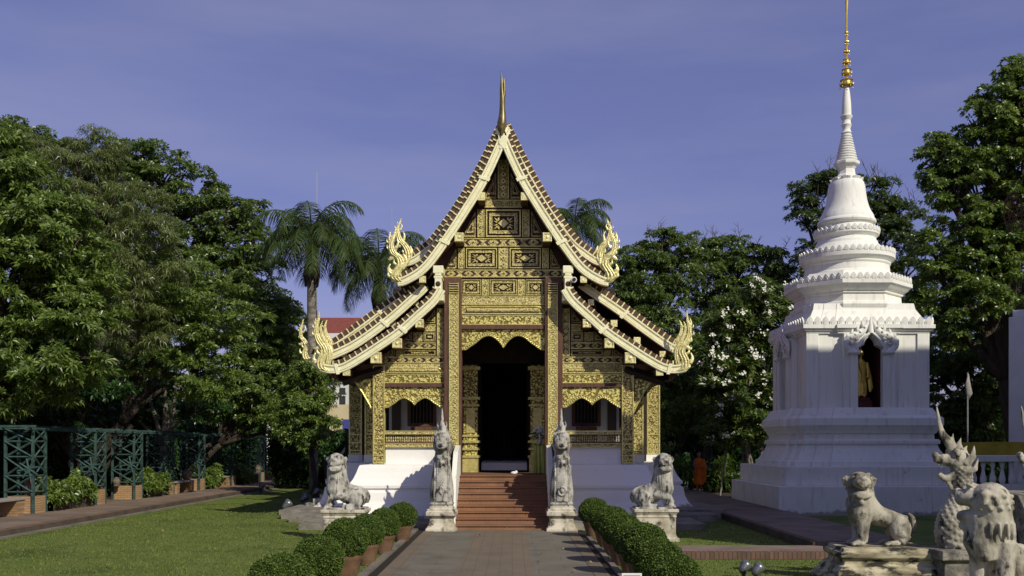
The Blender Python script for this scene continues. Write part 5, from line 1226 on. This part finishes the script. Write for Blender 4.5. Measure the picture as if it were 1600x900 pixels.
# =================================================================== TOPIARY BALLS IN POTS
rng = np.random.default_rng(3)
def topiary_proto():
    r_ = thing('topiary_ball', 'clipped round bush', 'potted bush', (0,0,0))
    MB().lathe([(.13,0),(.15,.01),(.20,.20),(.225,.30),(.245,.33),(.245,.37),(.215,.37),(.20,.32),(.05,.31)], 24).build('pot', 'terracotta', r_, auto=40)
    n = 5200; d = rng.normal(size=(n,3)); d /= np.linalg.norm(d,axis=1,keepdims=True)
    rr = .31*(1+.04*np.sin(d[:,0]*9)*np.sin(d[:,1]*8+1)*np.sin(d[:,2]*7)+rng.normal(size=n)*.022)
    C = d*rr[:,None]*np.array([1,1,.93])+np.array([0,0,.585]); V,F = rosettes(rng, C, d+rng.normal(size=(n,3))*.5, 3, .034, .02, (.3,1.2), .1)
    np_mesh('foliage', V, F, ['leaf_topiary'], r_)
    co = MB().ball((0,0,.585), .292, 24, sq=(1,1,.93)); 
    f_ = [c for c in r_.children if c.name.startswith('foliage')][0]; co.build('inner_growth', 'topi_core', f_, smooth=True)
    MB().tube([(0,0,.3),(0,0,.5)], .02, n=6).build('stem', 'bark', r_); return r_
tp = topiary_proto(); first = True
LB = [(21.1,-2.42,'topiary ball nearest the stairs in the left row, directly beside the serpent pedestal'),(18.7,-2.50,'second topiary ball from the stairs in the left row'),(17.0,-2.58,'third topiary ball from the stairs in the left row, in front of the lion pedestal'),(15.0,-2.60,'fourth topiary ball from the stairs in the left row'),(12.8,-2.58,'fifth topiary ball from the stairs in the left row'),(10.6,-2.55,'nearest topiary ball of the left row, cut by the bottom of the frame')]
RB = [(21.9,1.87,'topiary ball nearest the stairs in the right row, its pot in view'),(20.0,1.95,'second topiary ball from the stairs in the right row'),(18.5,1.95,'third topiary ball from the stairs in the right row'),(17.0,1.95,'fourth topiary ball from the stairs in the right row'),(15.5,1.95,'fifth topiary ball from the stairs in the right row'),(14.0,1.93,'sixth topiary ball from the stairs in the right row'),(12.4,1.90,'seventh topiary ball from the stairs in the right row'),(10.7,1.80,'nearest topiary ball of the right row, cut by the bottom of the frame')]
for i,(y,x,l_) in enumerate(LB+RB):
    o = tp if i == 0 else copy_tree(tp); o.location = (x,y,0.0); o.rotation_euler = (0,0,i*1.3); sc_ = (1.0,.97,1.0,1.04,1.03,1.06)[i%6]; o.scale = (sc_*(1.0,1.05,.97,1.03)[i%4], sc_*(1.04,.97,1.0)[i%3], sc_*(.97,1.03,1.0,1.05,.98)[i%5])
    tag(o, l_, 'potted bush', 'topiary balls lining the path')

# =================================================================== SMALL THINGS
rl_ = np.random.default_rng(77); n_ = 260
fx = rl_.uniform(-11,6,n_); fy = rl_.uniform(10,34,n_); ok_ = ~((fx > AX-5.2) & (fx < AX+5.2) & (fy > 23.5)) & ~((fx>6)&(fy>17.5)) & ~((fy>17.6)&(fy<19.4)&(fx>2.3))
C = np.stack([fx,fy,np.full(n_,.045)],1)[ok_]; V,F = rosettes(rl_, C, rl_.normal(size=C.shape)*.25+np.array([0,0,1.]), 1, .09, .05, (1.2,1.6), 0)
o = np_mesh('fallen_leaves', V, F, ['dead_leaf']); tag(o, 'scattered dry fallen leaves on the lawn and path', 'leaves', kind='stuff')
def spotlight(label, x, y, aim, s=1.0, z=0, group='garden spotlights'):
    r_ = thing('spotlight', label, 'spotlight', (x,y,z), aim, group)
    MB().tube([(0,0,-.02),(0,0,.10)], .035*s, n=8).box(-.05*s,.05*s,-.03*s,.03*s,.08,.12).build('stake', 'metal_dark', r_)
    h_ = MB(); c = Vector((0,0,.2*s)); d = Vector((0,.75,.66)).normalized(); h_.tube([tuple(c-d*.10*s),tuple(c-d*.05*s),tuple(c+d*.05*s),tuple(c+d*.12*s)], [.045*s,.07*s,.10*s,.115*s], n=14)
    h_.build('housing', 'spot_housing', r_, smooth=True); MB().tube([tuple(c+d*.118*s),tuple(c+d*.128*s)], .10*s, n=14).build('lens', 'glass_lens', r_); return r_
for px,py,l_,aim,s_,Y in ((447,803,'silver garden spotlight on the left lawn nearest the stone apron',R(-60),1.3,29.7),(474,790,'second silver spotlight on the left lawn, behind the nearest one',R(-60),1.3,33.5),(493,780,'dark spotlight in temple shade on the left lawn',R(-60),1.3,38),(408,770,'small white spotlight beside the left walk kerb',R(-30),1.3,43.3),
                       (1040,843,'small spotlight at the foot of the right lion pedestal',R(160),.9,21.3),(1162,903,'left one of two tilted spotlights at the bottom of the right lawn',R(-55),.85,15.2),(1182,905,'right one of two tilted spotlights at the bottom of the right lawn',R(-60),.85,14.9)):
    spotlight(l_, PX(px,Y), Y, aim, s_)
sg_ = thing('sign_board', 'small white framed sign board at the bottom edge beside the right topiary row', 'sign', (PX(987,11.4),11.4,0))
MB().box(-.12,.12,-.012,.012,.30,.59).build('frame', 'white_plastic', sg_, bevel=.004); MB().box(-.10,.10,-.016,-.0125,.32,.565).build('face', 'metal_dark', sg_); MB().box(-.01,.01,-.01,.01,0,.3).build('post', 'metal_grey', sg_)
# offering table and vase in the porch
tb_ = thing('offering_table', 'small table under a green cloth at the right of the doorway', 'table', (.80,27.3,1.31))
c_ = MB(); c_.box(-.16,.22,-.2,.2,.78,.80); 
vs = []; N_ = 26
for k in range(N_+1):
    t = k/N_; per_ = .0; x = -.165+.39*t; vs += [(x,-.205-.012*math.sin(t*25),.80),(x+.02*math.sin(t*9),-.215-.03*math.sin(t*19+1),.02)]
c_.add(vs, [(2*k,2*k+1,2*k+3,2*k+2) for k in range(N_)])
vs = []
for k in range(N_+1): t = k/N_; y = -.205+.41*t; vs += [(-.165-.01*math.sin(t*25),y,.80),(-.18-.03*math.sin(t*17),y,.02)]
c_.add(vs, [(2*k,2*k+2,2*k+3,2*k+1) for k in range(N_)])
c_.build('tablecloth', 'green_cloth', tb_, smooth=False); mb = MB()
for x in (-.13,.19):
    for y in (-.17,.17): mb.box(x-.02,x+.02,y-.02,y+.02,0,.78)
mb.build('legs', 'wood', tb_)
v_ = thing('flower_vase', 'white flowers in a grey vase on the green-cloth table', 'vase', (.80,27.35,2.11))
MB().lathe([(.05,0),(.08,.06),(.09,.14),(.05,.22),(.07,.26)], 16).build('vase', 'metal_grey', v_, smooth=True)
C = rng.normal(size=(60,3))*np.array([.12,.09,.07])+np.array([0,0,.38]); V,F = rosettes(rng, C, rng.normal(size=(60,3))+np.array([0,-1,.6]), 6, .06, .04, (.7,1.3), 0); np_mesh('flowers', V, F, ['white_petal'], v_)
C = rng.normal(size=(40,3))*np.array([.11,.09,.06])+np.array([0,.02,.32]); V,F = rosettes(rng, C, rng.normal(size=(40,3))+np.array([0,0,.8]), 4, .12, .04, (.5,1.2), .1); np_mesh('leaves', V, F, ['leaf_mid'], v_)
o = MB().lathe([(.05,0),(.06,.02),(.06,.17),(.04,.19),(.045,.21)], 14).build('orange_jar', 'orange_vase', smooth=True); o.location = (.96,27.25,2.11); tag(o, 'orange jar on the green-cloth table beside the flowers', 'jar')
o = MB().ball((0,0,.05), .06, 8, sq=(1.6,1,.8)).ball((.06,0,.07), .05, 8).build('white_shoes', 'white_plastic', smooth=True); o.location = (.05,26.45,1.31); tag(o, 'small white bundle lying on the top of the red stairs', 'shoes')
# security cameras under the upper eaves
for px,py,l_ in ((897,437,'white dome-fronted security camera under the upper right eave'),(684,443,'security camera on the left stacked bracket')):
    if px < 700: continue
    c_ = thing('security_camera', l_, 'camera', (PX(px,25.75),25.75,PZ(py,25.75)))
    MB().tube([(0,-.02,0),(0,.22,.02)], .075, n=16).build('housing', 'white_plastic', c_, smooth=False, auto=40); MB().tube([(0,-.035,0),(0,-.015,0)], .05, n=14).build('lens', 'black', c_); MB().bar((-.0,.2,.02),(-.16,.3,.1),.03).build('bracket', 'metal_grey', c_)
# the monk
mk = thing('person', 'person in an orange robe and bare feet standing on the walk between temple and stupa', 'person', (PX(1092,41),41,.20), R(15))
b = MB()
for s in (-1,1):
    b.tube([(s*.085,0,.06),(s*.09,-.01,.28),(s*.085,0,.5),(s*.09,.0,.82)], [.038,.058,.06,.085], n=10); b.ball((s*.09,-.06,.04), .05, 8, sq=(.85,2.1,.7))
b.tube([(0,0,.78),(0,0,.92),(0,.0,1.08),(0,0,1.28),(0,0,1.36)], [.14,.145,.13,.16,.15], n=16, flat=.62); b.tube([(0,0,1.34),(0,-.01,1.45)], [.075,.052], n=10)
b.ball((0,-.02,1.53), .10, 16, sq=(.84,.98,1.18)); b.ball((0,-.12,1.52), .02, 8, sq=(.8,1,1.3)); b.ball((0,-.10,1.465), .035, 8, sq=(1,.6,.4))
for s in (-1,1):
    b.ball((s*.086,0,1.525), .022, 6, sq=(.5,1,1.5)); b.ball((s*.035,-.098,1.54), .014, 6)
    b.tube([(s*.17,0,1.31),(s*.235,.0,1.08),(s*.20,-.16,.98),(s*.04,-.25,1.0)], [.055,.045,.038,.03], n=10)
    b.ball((s*.03,-.26,1.0), .036, 8, sq=(1,.6,1.1))
    for k in range(4): b.tube([(s*.02,-.275,.985+.018*k),(-s*.015,-.295,.98+.018*k),(-s*.035,-.285,.975+.018*k)], [.0095,.0085,.007], n=6)
    b.tube([(s*.035,-.25,1.03),(s*.015,-.265,1.075)], [.011,.008], n=6)
sculpt('body', b, 'skin', mk, .0085, 2, 0)
b = MB(); b.tube([(0,0,.26),(0,0,.6),(0,0,.95),(0,0,1.12),(0,0,1.30),(0,0,1.385)], [.235,.225,.20,.195,.205,.12], n=20, flat=.72)
b.tube([(.17,0,1.32),(.25,.0,1.1),(.23,-.12,.95)], [.085,.085,.08], n=12); b.tube([(-.2,-.05,1.0),(-.12,-.14,1.15),(.1,-.13,1.33)], [.04,.045,.04], n=8); b.tube([(.17,-.08,1.2),(.2,-.16,.8),(.18,-.17,.35)], [.05,.055,.05], n=8)
for k in range(7): b.tube([(-.17+.055*k,-.155,.3),(-.15+.05*k,-.14,.9)], [.02,.012], n=6)
sculpt('robe', b, 'orange', mk, .012, 1, .012, .06)
MB().ball((0,.012,1.56), .098, 14, sq=(.85,.98,1.05)).build('cropped_hair', 'hair', mk, smooth=True)

# =================================================================== BACKGROUND BUILDINGS
hb = thing('house', 'far white house with red roof and dark windows left behind the temple', 'house', (PX(505,58),58,0))
h0 = PX(505,58); z = lambda py: PZ(py,58)
MB().box(-3.5,3.0,.2,6,0,z(520)).build('wall', 'far_white', hb); MB().box(-.2,1.68,-.0,.2,z(700),z(632)).build('lower_wall', 'far_cream', hb)
MB().box(-.6,1.6,0,.2,z(632),z(596)).build('upper_wall', 'far_white', hb)
wn_ = MB().box(1.0,1.35,-.05,-.01,z(631),z(606)).build('window', 'window_dark', hb); MB().box(.95,1.4,-.07,-.052,z(619),z(617)).build('frame', 'far_white', wn_)
MB().yz([(-1.2,z(563)),(3,z(486)),(7.2,z(563)),(7.2,z(569)),(3,z(492)),(-1.2,z(569))], -1.2, 3.4).build('roof', 'far_roof', hb)
MB().xz([(3.0,z(560)),(2.0,z(560)),(3.5,z(520)),(3.6,z(530))], -1.3,-1.22).build('gable_board', 'orange_board', hb)
o = MB().box(-.3,.3,-.03,.03,0,.75).build('blue_tarpaulin', 'blue_sheet'); o.location = (PX(543,57),57,PZ(675,57)); tag(o, 'deep blue sheet hung low on the far white house', 'sheet')
# white building at the right edge, with cloth and balustrade
wb = thing('hall_wall', 'plain pale wall of the hall rising at the right edge of the frame', 'building', (PX(1576,36),36,0), R(-32))
MB().box(0,4,0,3,0,PZ(487,36)-.2).box(.12,4,.1,3,PZ(487,36)-.2,PZ(484.5,36)).build('wall', 'pale_paint', wb, bevel=.03)
cl = MB(); n = 60; vs = []
for k in range(n+1): t = k/n; x = 13.6+9*t; vs += [(x,29.6+.03*math.sin(t*60),1.98+.35+.02*math.sin(t*9)-.12),(x,29.55+.05*math.sin(t*47+1),1.80)]
cl.add(vs, [(2*k,2*k+1,2*k+3,2*k+2) for k in range(n)]); cl.add([(v[0],v[1]+.04,v[2]) for v in vs], [(2*k,2*k+2,2*k+3,2*k+1) for k in range(n)])
tag(cl.build('yellow_cloth', 'yellow_cloth', smooth=True), 'long mustard yellow cloth draped above the white balustrade at right', 'cloth')
bl = thing('balustrade', 'white balustrade of turned balusters behind the right serpents', 'balustrade', (18.0,29.3,0))
MB().box(-4.4,4.4,-.16,.16,-.02,.55).build('plinth', 'whitewash', bl, bevel=.02); MB().box(-4.4,4.4,-.18,.18,1.62,1.82).build('rail', 'whiteclean', bl, bevel=.02)
MB().box(-4.4,4.4,-.1,-.02,.55,.95).build('lower_rail', 'whitewash', bl)
mb = MB()
for k in range(30): mb.lathe([(.06,.95),(.09,1.02),(.095,1.12),(.05,1.3),(.04,1.42),(.07,1.5),(.07,1.62)], 10, (-4.2+k*.29,0))
mb.build('balusters', 'whiteclean', bl, smooth=True)
pl = thing('flag_pole', 'thin pole with a furled grey flag standing beyond the balustrade', 'flag pole', (PX(1512,33),33,0))
MB().tube([(0,0,0),(0,0,PZ(582,33))], [.03,.02], n=8).build('pole', 'metal_grey', pl); MB().tube([(0.03,0,PZ(584,33)),(0,-.02,PZ(600,33)),(.06,0,PZ(615,33)),(.03,0,PZ(624,33))], [.01,.09,.11,.02], n=8, flat=.4).build('flag', 'wood_plank', pl, smooth=True)
# iron wheel emblem on a mast in front of the big tree
ch = thing('wheel_emblem', 'dark red wrought iron wheel emblem high before the right-hand tree', 'emblem', (PX(1583,20),20,PZ(332,20)))
mb = MB(); rx, rz_ = .19, .41
mb.tube([(rx*math.cos(t*.262),0,rz_*math.sin(t*.262)) for t in range(25)], .015, n=6)
mb.tube([(rx*.5*math.cos(t*.262),0,rz_*.45*math.sin(t*.262)-.02) for t in range(25)], .014, n=6)
for k in range(20): an = k*.314; mb.tube([(rx*.5*math.cos(an),0,rz_*.45*math.sin(an)-.02),(rx*math.cos(an+.08),0,rz_*math.sin(an+.08))], .009, n=5)
mb.build('wheel', 'iron', ch); mb = MB()
mb.tube([(.05*math.cos(t*.6)*(1-t*.06),-.01,.12+.06*math.sin(t*.6)*(1-t*.06)) for t in range(14)], .011, n=5); mb.tube(crom([(-.06,0,-.12),(0,0,0.02),(.05,0,-.12),(0,0,-.15),(0,0,.05)],3), .012, n=5)
for k in range(4): mb.tube(crom([(.2+.1*k,0,-.2),(.27+.1*k,0,-.05),(.24+.1*k,0,.1),(.30+.1*k,0,.16),(.33+.1*k,0,.05)],3), .012, n=5)
mb.build('scrollwork', 'iron', ch); MB().tube([(.7,0,.0),(.7,0,-PZ(332,20))], .05, n=8).tube([(.1,0,-.3),(.7,0,-.3)], .02, n=6).build('mast', 'iron', ch)
# leaning pole, wires
for (a_,b_,l_) in (((PX(1125,40),40,0),(PX(1136,40),40,PZ(697,40)),'thin pale pole leaning beside the stupa shrubs'),((PX(505,50),50,0),(PX(492,50),50,PZ(714,50)),'thin pale prop leaning by the far palm trunk')):
    o = MB().tube([(0,0,0),tuple(Vector(b_)-Vector(a_))], .035, n=8).build('leaning_pole', 'wood_plank'); o.location = a_; tag(o, l_, 'pole')
for (px,py,Y,l_) in ((495,268,48,'thin lightning rod above the left palm'),(612,322,50,'thin lightning rod above the palm behind the left upper finial')):
    o = MB().tube([(0,0,0),(0,0,PZ(py,Y))], [.05,.012], n=6).build('lightning_rod', 'metal_grey'); o.location = (PX(px,Y),Y,0); tag(o, l_, 'rod')
# unseen hall put outside the frame, its tiers sized to shade stupa and plinth
nh_ = thing('shade_hall', 'unseen tiled hall beyond the right edge, shaped to cast shade on the stupa', 'building', (22,16,0))
def _hx(x0,x1,h,wz): 
    MB().box(x0-22,x1-22,-2.0,1.8,0,wz).build('wall', 'pale_paint', nh_); MB().yz([(-2.6,wz-.3),(1.95,wz-.3),(1.2,h-2.2),(0,h),(-1.4,h-2.4)], x0-22.2, x1-22).build('roof', 'roof_tile', nh_)
_hx(9.95,17.6,12.5,8); _hx(17.6,31.5,18.0,12); _hx(31.5,44,25.4,18)

# =================================================================== TREES
GL, GR = 'garden trees on the left', 'garden trees on the right'
tree('broadleaf_tree','glossy rosette-leaved tree nearest the left edge','tree',GL,(-15.6,27.5),[(20,300,62),(60,350,72),(105,410,70),(25,430,90),(100,490,66),(50,560,78),(120,560,50),(-30,360,90),(-20,520,90),(20,625,44),(10,240,40)],27.5,'leaf_fresh',7,.27,.085,.55,2.6,26,seed=11,trunk=.24)
tree('broadleaf_tree','olive narrow-leaved tree behind the left-edge tree','tree',GL,(-18,33),[(60,260,50),(120,290,66),(180,340,70),(110,370,66),(225,400,62),(170,440,62),(200,500,60),(20,225,30),(140,250,40)],33,'leaf_olive',6,.26,.05,.6,2.6,30,seed=12,trunk=.28,droop=.5)
tree('broadleaf_tree','tallest dark tree rising behind on the left','tree',GL,(-21,46),[(175,245,34),(215,255,40),(250,280,46),(205,300,48),(300,310,42),(285,350,52),(335,345,50),(375,335,36),(360,385,52),(400,400,32),(330,430,60),(400,455,46),(270,420,60),(20,218,24),(70,228,30),(115,240,28),(430,510,40),(160,350,60)],46,'leaf_mid',6,.26,.12,.75,2.3,30,seed=13,trunk=.42,fork=.35)
tree('broadleaf_tree','mid-left tree with bright drooping foliage above the trellis','tree',GL,(-15.8,36),[(230,470,62),(290,450,62),(270,540,58),(340,500,60),(320,580,52),(215,560,46)],36,'leaf_fresh',6,.25,.085,.6,2.5,28,seed=14,trunk=.22,stems=3,bark='bark')
tree('broadleaf_tree','bushy tree at the end of the left row beside the palm','tree',GL,(-15,45),[(390,520,52),(360,560,52),(430,560,46),(410,610,46),(460,590,36),(470,640,36),(385,640,40),(440,650,36),(350,625,38),(485,600,26),(500,665,26)],45,'leaf_fresh',6,.24,.085,.55,2.5,28,seed=15,trunk=.2,stems=3)
tree('broadleaf_tree','dark tree filling the gap behind the left palm','tree',GL,(-17.5,58),[(420,480,40),(450,520,44),(420,560,46),(480,560,40),(510,600,36),(460,610,46),(395,500,40)],58,'leaf_dark',6,.28,.11,.8,2.4,28,seed=16,trunk=.3)
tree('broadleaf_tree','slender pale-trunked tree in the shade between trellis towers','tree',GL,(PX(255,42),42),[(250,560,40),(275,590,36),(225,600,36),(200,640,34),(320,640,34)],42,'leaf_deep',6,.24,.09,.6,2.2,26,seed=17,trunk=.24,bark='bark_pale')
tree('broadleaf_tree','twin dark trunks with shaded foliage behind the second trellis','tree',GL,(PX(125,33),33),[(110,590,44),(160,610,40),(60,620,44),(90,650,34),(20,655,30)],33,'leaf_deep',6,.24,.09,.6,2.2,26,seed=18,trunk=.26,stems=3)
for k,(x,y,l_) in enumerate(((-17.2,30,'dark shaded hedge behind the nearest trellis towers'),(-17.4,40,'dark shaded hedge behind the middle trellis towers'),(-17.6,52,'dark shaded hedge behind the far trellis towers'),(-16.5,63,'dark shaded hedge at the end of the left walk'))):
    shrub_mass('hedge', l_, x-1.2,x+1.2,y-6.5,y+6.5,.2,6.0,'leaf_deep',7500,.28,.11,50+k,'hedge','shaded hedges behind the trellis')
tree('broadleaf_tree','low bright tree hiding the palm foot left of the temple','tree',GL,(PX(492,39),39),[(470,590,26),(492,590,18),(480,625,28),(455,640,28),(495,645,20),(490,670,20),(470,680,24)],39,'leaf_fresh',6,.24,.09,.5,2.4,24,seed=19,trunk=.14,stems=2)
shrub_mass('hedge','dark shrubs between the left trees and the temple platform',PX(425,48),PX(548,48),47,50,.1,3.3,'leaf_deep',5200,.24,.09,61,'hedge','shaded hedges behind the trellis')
# right
tree('broadleaf_tree','dense tree behind the right temple eave','tree',GR,(5.5,50),[(965,420,34),(1000,410,34),(960,470,44),(1010,460,44),(1040,400,36),(1070,430,44),(1030,500,50),(980,530,50),(1060,540,46),(1000,600,50),(1055,610,46),(1040,378,14)],50,'leaf_mid',6,.26,.1,.65,2.4,28,seed=21,trunk=.3,twigs=5)
tree('broadleaf_tree','dense tree in the middle of the right-hand row, bare twigs on top','tree',GR,(10.5,52),[(1095,400,34),(1130,398,34),(1160,410,36),(1110,450,46),(1170,460,46),(1200,410,30),(1215,450,36),(1130,510,50),(1190,520,44),(1100,570,50),(1160,580,50),(1185,640,50),(1110,650,50)],52,'leaf_mid',6,.26,.10,.65,2.4,28,seed=22,trunk=.3,twigs=14)
tree('frangipani_tree','frangipani with clusters of white blossom beside the stupa','tree',GR,(PX(1170,39),39),[(1190,455,26),(1215,480,28),(1160,480,26),(1140,510,28),(1180,520,36),(1215,550,34),(1135,560,34),(1170,590,40),(1210,620,34),(1140,630,36),(1110,600,24),(1180,670,36),(1110,560,20),(1130,680,30)],39,'leaf_mid',8,.38,.11,.55,2.2,16,seed=23,trunk=.16,stems=3,flowers=90,tilt=(.6,1.3),droop=.12,bark='bark_pale')
tree('fern_leaved_tree','low tree with light feathery leaves beside the right temple columns','tree',GR,(PX(1060,42),42),[(1035,600,24),(1065,590,26),(1090,600,22),(1045,635,26),(1080,635,28),(1110,640,22),(1035,665,22)],42,'leaf_fresh',9,.30,.07,.5,2.3,18,seed=24,trunk=.12,stems=2,droop=.3)
tree('broadleaf_tree','airy twiggy tree behind the stupa dome','tree',GR,(17,50),[(1265,300,24),(1300,290,26),(1255,330,18),(1275,345,22),(1350,300,30),(1385,310,30),(1300,340,28),(1410,345,28),(1370,350,36),(1400,390,36),(1330,390,34),(1270,400,28),(1260,430,30),(1430,420,44),(1300,440,40),(1445,480,46),(1250,470,30)],50,'leaf_dark',6,.24,.10,.6,2.1,24,seed=25,trunk=.28,fork=.5,twigs=34,fill=.15)
tree('broadleaf_tree','big bright-leaved tree at the right edge','tree',GR,(20,38),[(1570,170,50),(1600,140,40),(1540,190,32),(1470,235,26),(1500,250,38),(1550,240,50),(1460,270,22),(1480,300,30),(1530,310,46),(1600,260,60),(1590,350,60),(1500,380,46),(1460,400,34),(1540,400,50),(1470,450,42),(1530,470,50),(1600,440,60),(1480,510,38),(1640,200,60),(1640,340,70)],38,'leaf_fresh',7,.24,.11,.6,2.35,26,seed=26,trunk=.45,fork=.4,fill=.15)
tree('broadleaf_tree','lower leafy tree between the stupa and the pale hall wall','tree',GR,(PX(1530,41),41),[(1490,560,42),(1540,550,44),(1570,600,36),(1500,620,44),(1550,640,42),(1480,660,30),(1520,680,30),(1470,590,30),(1590,560,40)],41,'leaf_mid',7,.24,.11,.55,2.4,26,seed=27,trunk=.25)
for k,(x0,x1,y,h_,l_) in enumerate(((6.2,10.5,47.5,1.6,'low shaded hedge behind the orange-robed person'),(8.4,12.5,43.5,1.2,'low dark hedge at the back of the stupa lawn'),(15,24,44,5.0,'dark hedge behind the balustrade and flag pole'),(2,9,58,6.5,'tall dark hedge behind the right temple columns'),(8,20,58,6.8,'tall dark hedge filling the back of the garden'))):
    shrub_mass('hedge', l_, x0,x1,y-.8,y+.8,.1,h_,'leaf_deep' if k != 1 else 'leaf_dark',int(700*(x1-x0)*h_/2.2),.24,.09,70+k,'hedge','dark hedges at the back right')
def dracaena(label, x, y, h_, seed):
    rng = np.random.default_rng(seed); r_ = thing('dracaena', label, 'shrub', (x,y,0), 0, 'spiky dracaenas by the right walk'); st_ = MB(); C = []
    for k in range(7):
        a_ = rng.uniform(0,6.28); d = rng.uniform(0,.5); z = h_*rng.uniform(.35,1); C.append((d*math.cos(a_),d*math.sin(a_),z)); st_.tube([(0,0,0),(C[-1][0]*.5,C[-1][1]*.5,z*.5),C[-1]], [.04,.03,.025], n=6)
    st_.build('stems', 'bark_pale', r_); C = np.repeat(np.array(C),3,0)+rng.normal(size=(21,3))*.05
    V,F = rosettes(rng, C, rng.normal(size=(21,3))*.25+np.array([0,0,1]), 16, .55, .06, (.3,1.7), .35); np_mesh('leaves', V, F, ['leaf_fresh'], r_)
for k,(px,Y,h_) in enumerate(((1045,40,2.2),(1062,41,1.5),(1028,43,2.6),(1120,43,1.4))): dracaena(['tall dracaena beside the right temple plinth','short dracaena left of the orange-robed person','tallest dracaena against the right temple columns','dracaena between the orange-robed person and the stupa'][k], PX(px,Y), Y, h_, 90+k)

def palm(label, px, Y, py_crown, fr, seed, nf=20, tw=.2, group='palms behind the temple'):
    rng = np.random.default_rng(seed); x = PX(px,Y); H = PZ(py_crown,Y); r_ = thing('palm_tree', label, 'palm', (x,Y,0), 0, group)
    MB().tube(crom([(.1,0,-.1),(.05,0,H*.3),(0,0,H*.6),(0,0,H*.83)],4), [tw*1.3]+[tw]*12, n=12).build('trunk', 'bark_pale', r_, smooth=True)
    mb = MB(); mb.tube([(0,0,H*.82),(0,0,H*.84),(0,0,H*.9),(0,0,H*.97),(0,0,H)], [tw*.95,tw*1.25,tw*1.15,tw*.9,tw*.6], n=12)
    for k in range(8): a_ = k*.785; mb.tube([(tw*.7*math.cos(a_),tw*.7*math.sin(a_),H*.93),(tw*1.5*math.cos(a_),tw*1.5*math.sin(a_),H*.85),(tw*1.3*math.cos(a_),tw*1.3*math.sin(a_),H*.80)], [.07,.09,.03], n=6, flat=.4)
    mb.build('crownshaft', 'bark', r_, smooth=True)
    for f_ in range(nf):
        az = f_*2.39996; el = R(78-100*(f_/nf)**.85); L_ = fr*rng.uniform(.85,1.1); n = 16; pts = []; p_ = np.array([0,0,H]); e_ = el
        for i in range(n+1):
            pts.append(p_.copy()); p_ = p_+np.array([math.cos(az)*math.cos(e_),math.sin(az)*math.cos(e_),math.sin(e_)])*L_/n; e_ -= R(3.6+8.5*i/n)*(1.2 if el > .3 else .85)
        pts = np.array(pts); V = []; F = []
        rb = MB().tube([tuple(q) for q in pts], [.035*(1-.8*i/n) for i in range(n+1)], n=5)
        NL = 64
        for i in range(NL):
            t = .14+.86*i/NL; j = min(int(t*n), n-1); q = pts[j]+(pts[j+1]-pts[j])*(t*n-j); d = pts[min(j+1,n)]-pts[j]; d /= np.linalg.norm(d)
            sd_ = np.cross(d,[0,0,1]); sd_ /= max(np.linalg.norm(sd_),1e-5)
            ll = fr*.30*math.sin(math.pi*min(1,(t*.82+.12)))*rng.uniform(.85,1.15)
            for s_ in (-1,1):
                dr = sd_*s_*rng.uniform(.55,.9)+d*.45+np.array([0,0,-rng.uniform(.15,.55)]); dr /= np.linalg.norm(dr); m_ = q+dr*ll*.5; tip = q+dr*ll*.92+np.array([0,0,-ll*.38]); wv = d*.019
                b0 = len(V); V += [q-wv*.5,q+wv*.5,m_+wv,m_-wv,tip+wv*.15,tip-wv*.15]; F += [(b0,b0+1,b0+2,b0+3),(b0+3,b0+2,b0+4,b0+5)]
        fo = np_mesh('frond', np.array(V), np.array(F), ['leaf_palm'], r_); rb.build('midrib', 'leaf_palm', fo)
palm('tall royal palm with drooping fronds left of the temple', 487, 42, 368, 3.1, 5, 28, .2)
palm('second palm half hidden behind the left temple roof', 592, 45, 412, 3.3, 6, 26, .2)
palm('palm crown rising behind the right slope of the upper roof', 898, 52, 350, 2.9, 7, 22, .2)
palm('small dark palm at the end of the left walk by the white house', 515, 54, 690, 1.6, 8, 14, .12)
# unseen tree right of the frame, placed to shade the plinth's end
tree('broadleaf_tree','unseen tree beyond the right edge, placed to cast shade','tree','unseen trees placed for shade',(14.9,13.2),[],14,'leaf_mid',6,.34,.2,.8,3.4,26,seed=41,trunk=.4,world_blobs=[(14.6,13.6,12.2,1.9),(16.2,14.2,13.2,2.0),(14.6,13.4,9.4,1.7),(16,13,10,2.0),(15.2,12.6,7.2,1.6)])
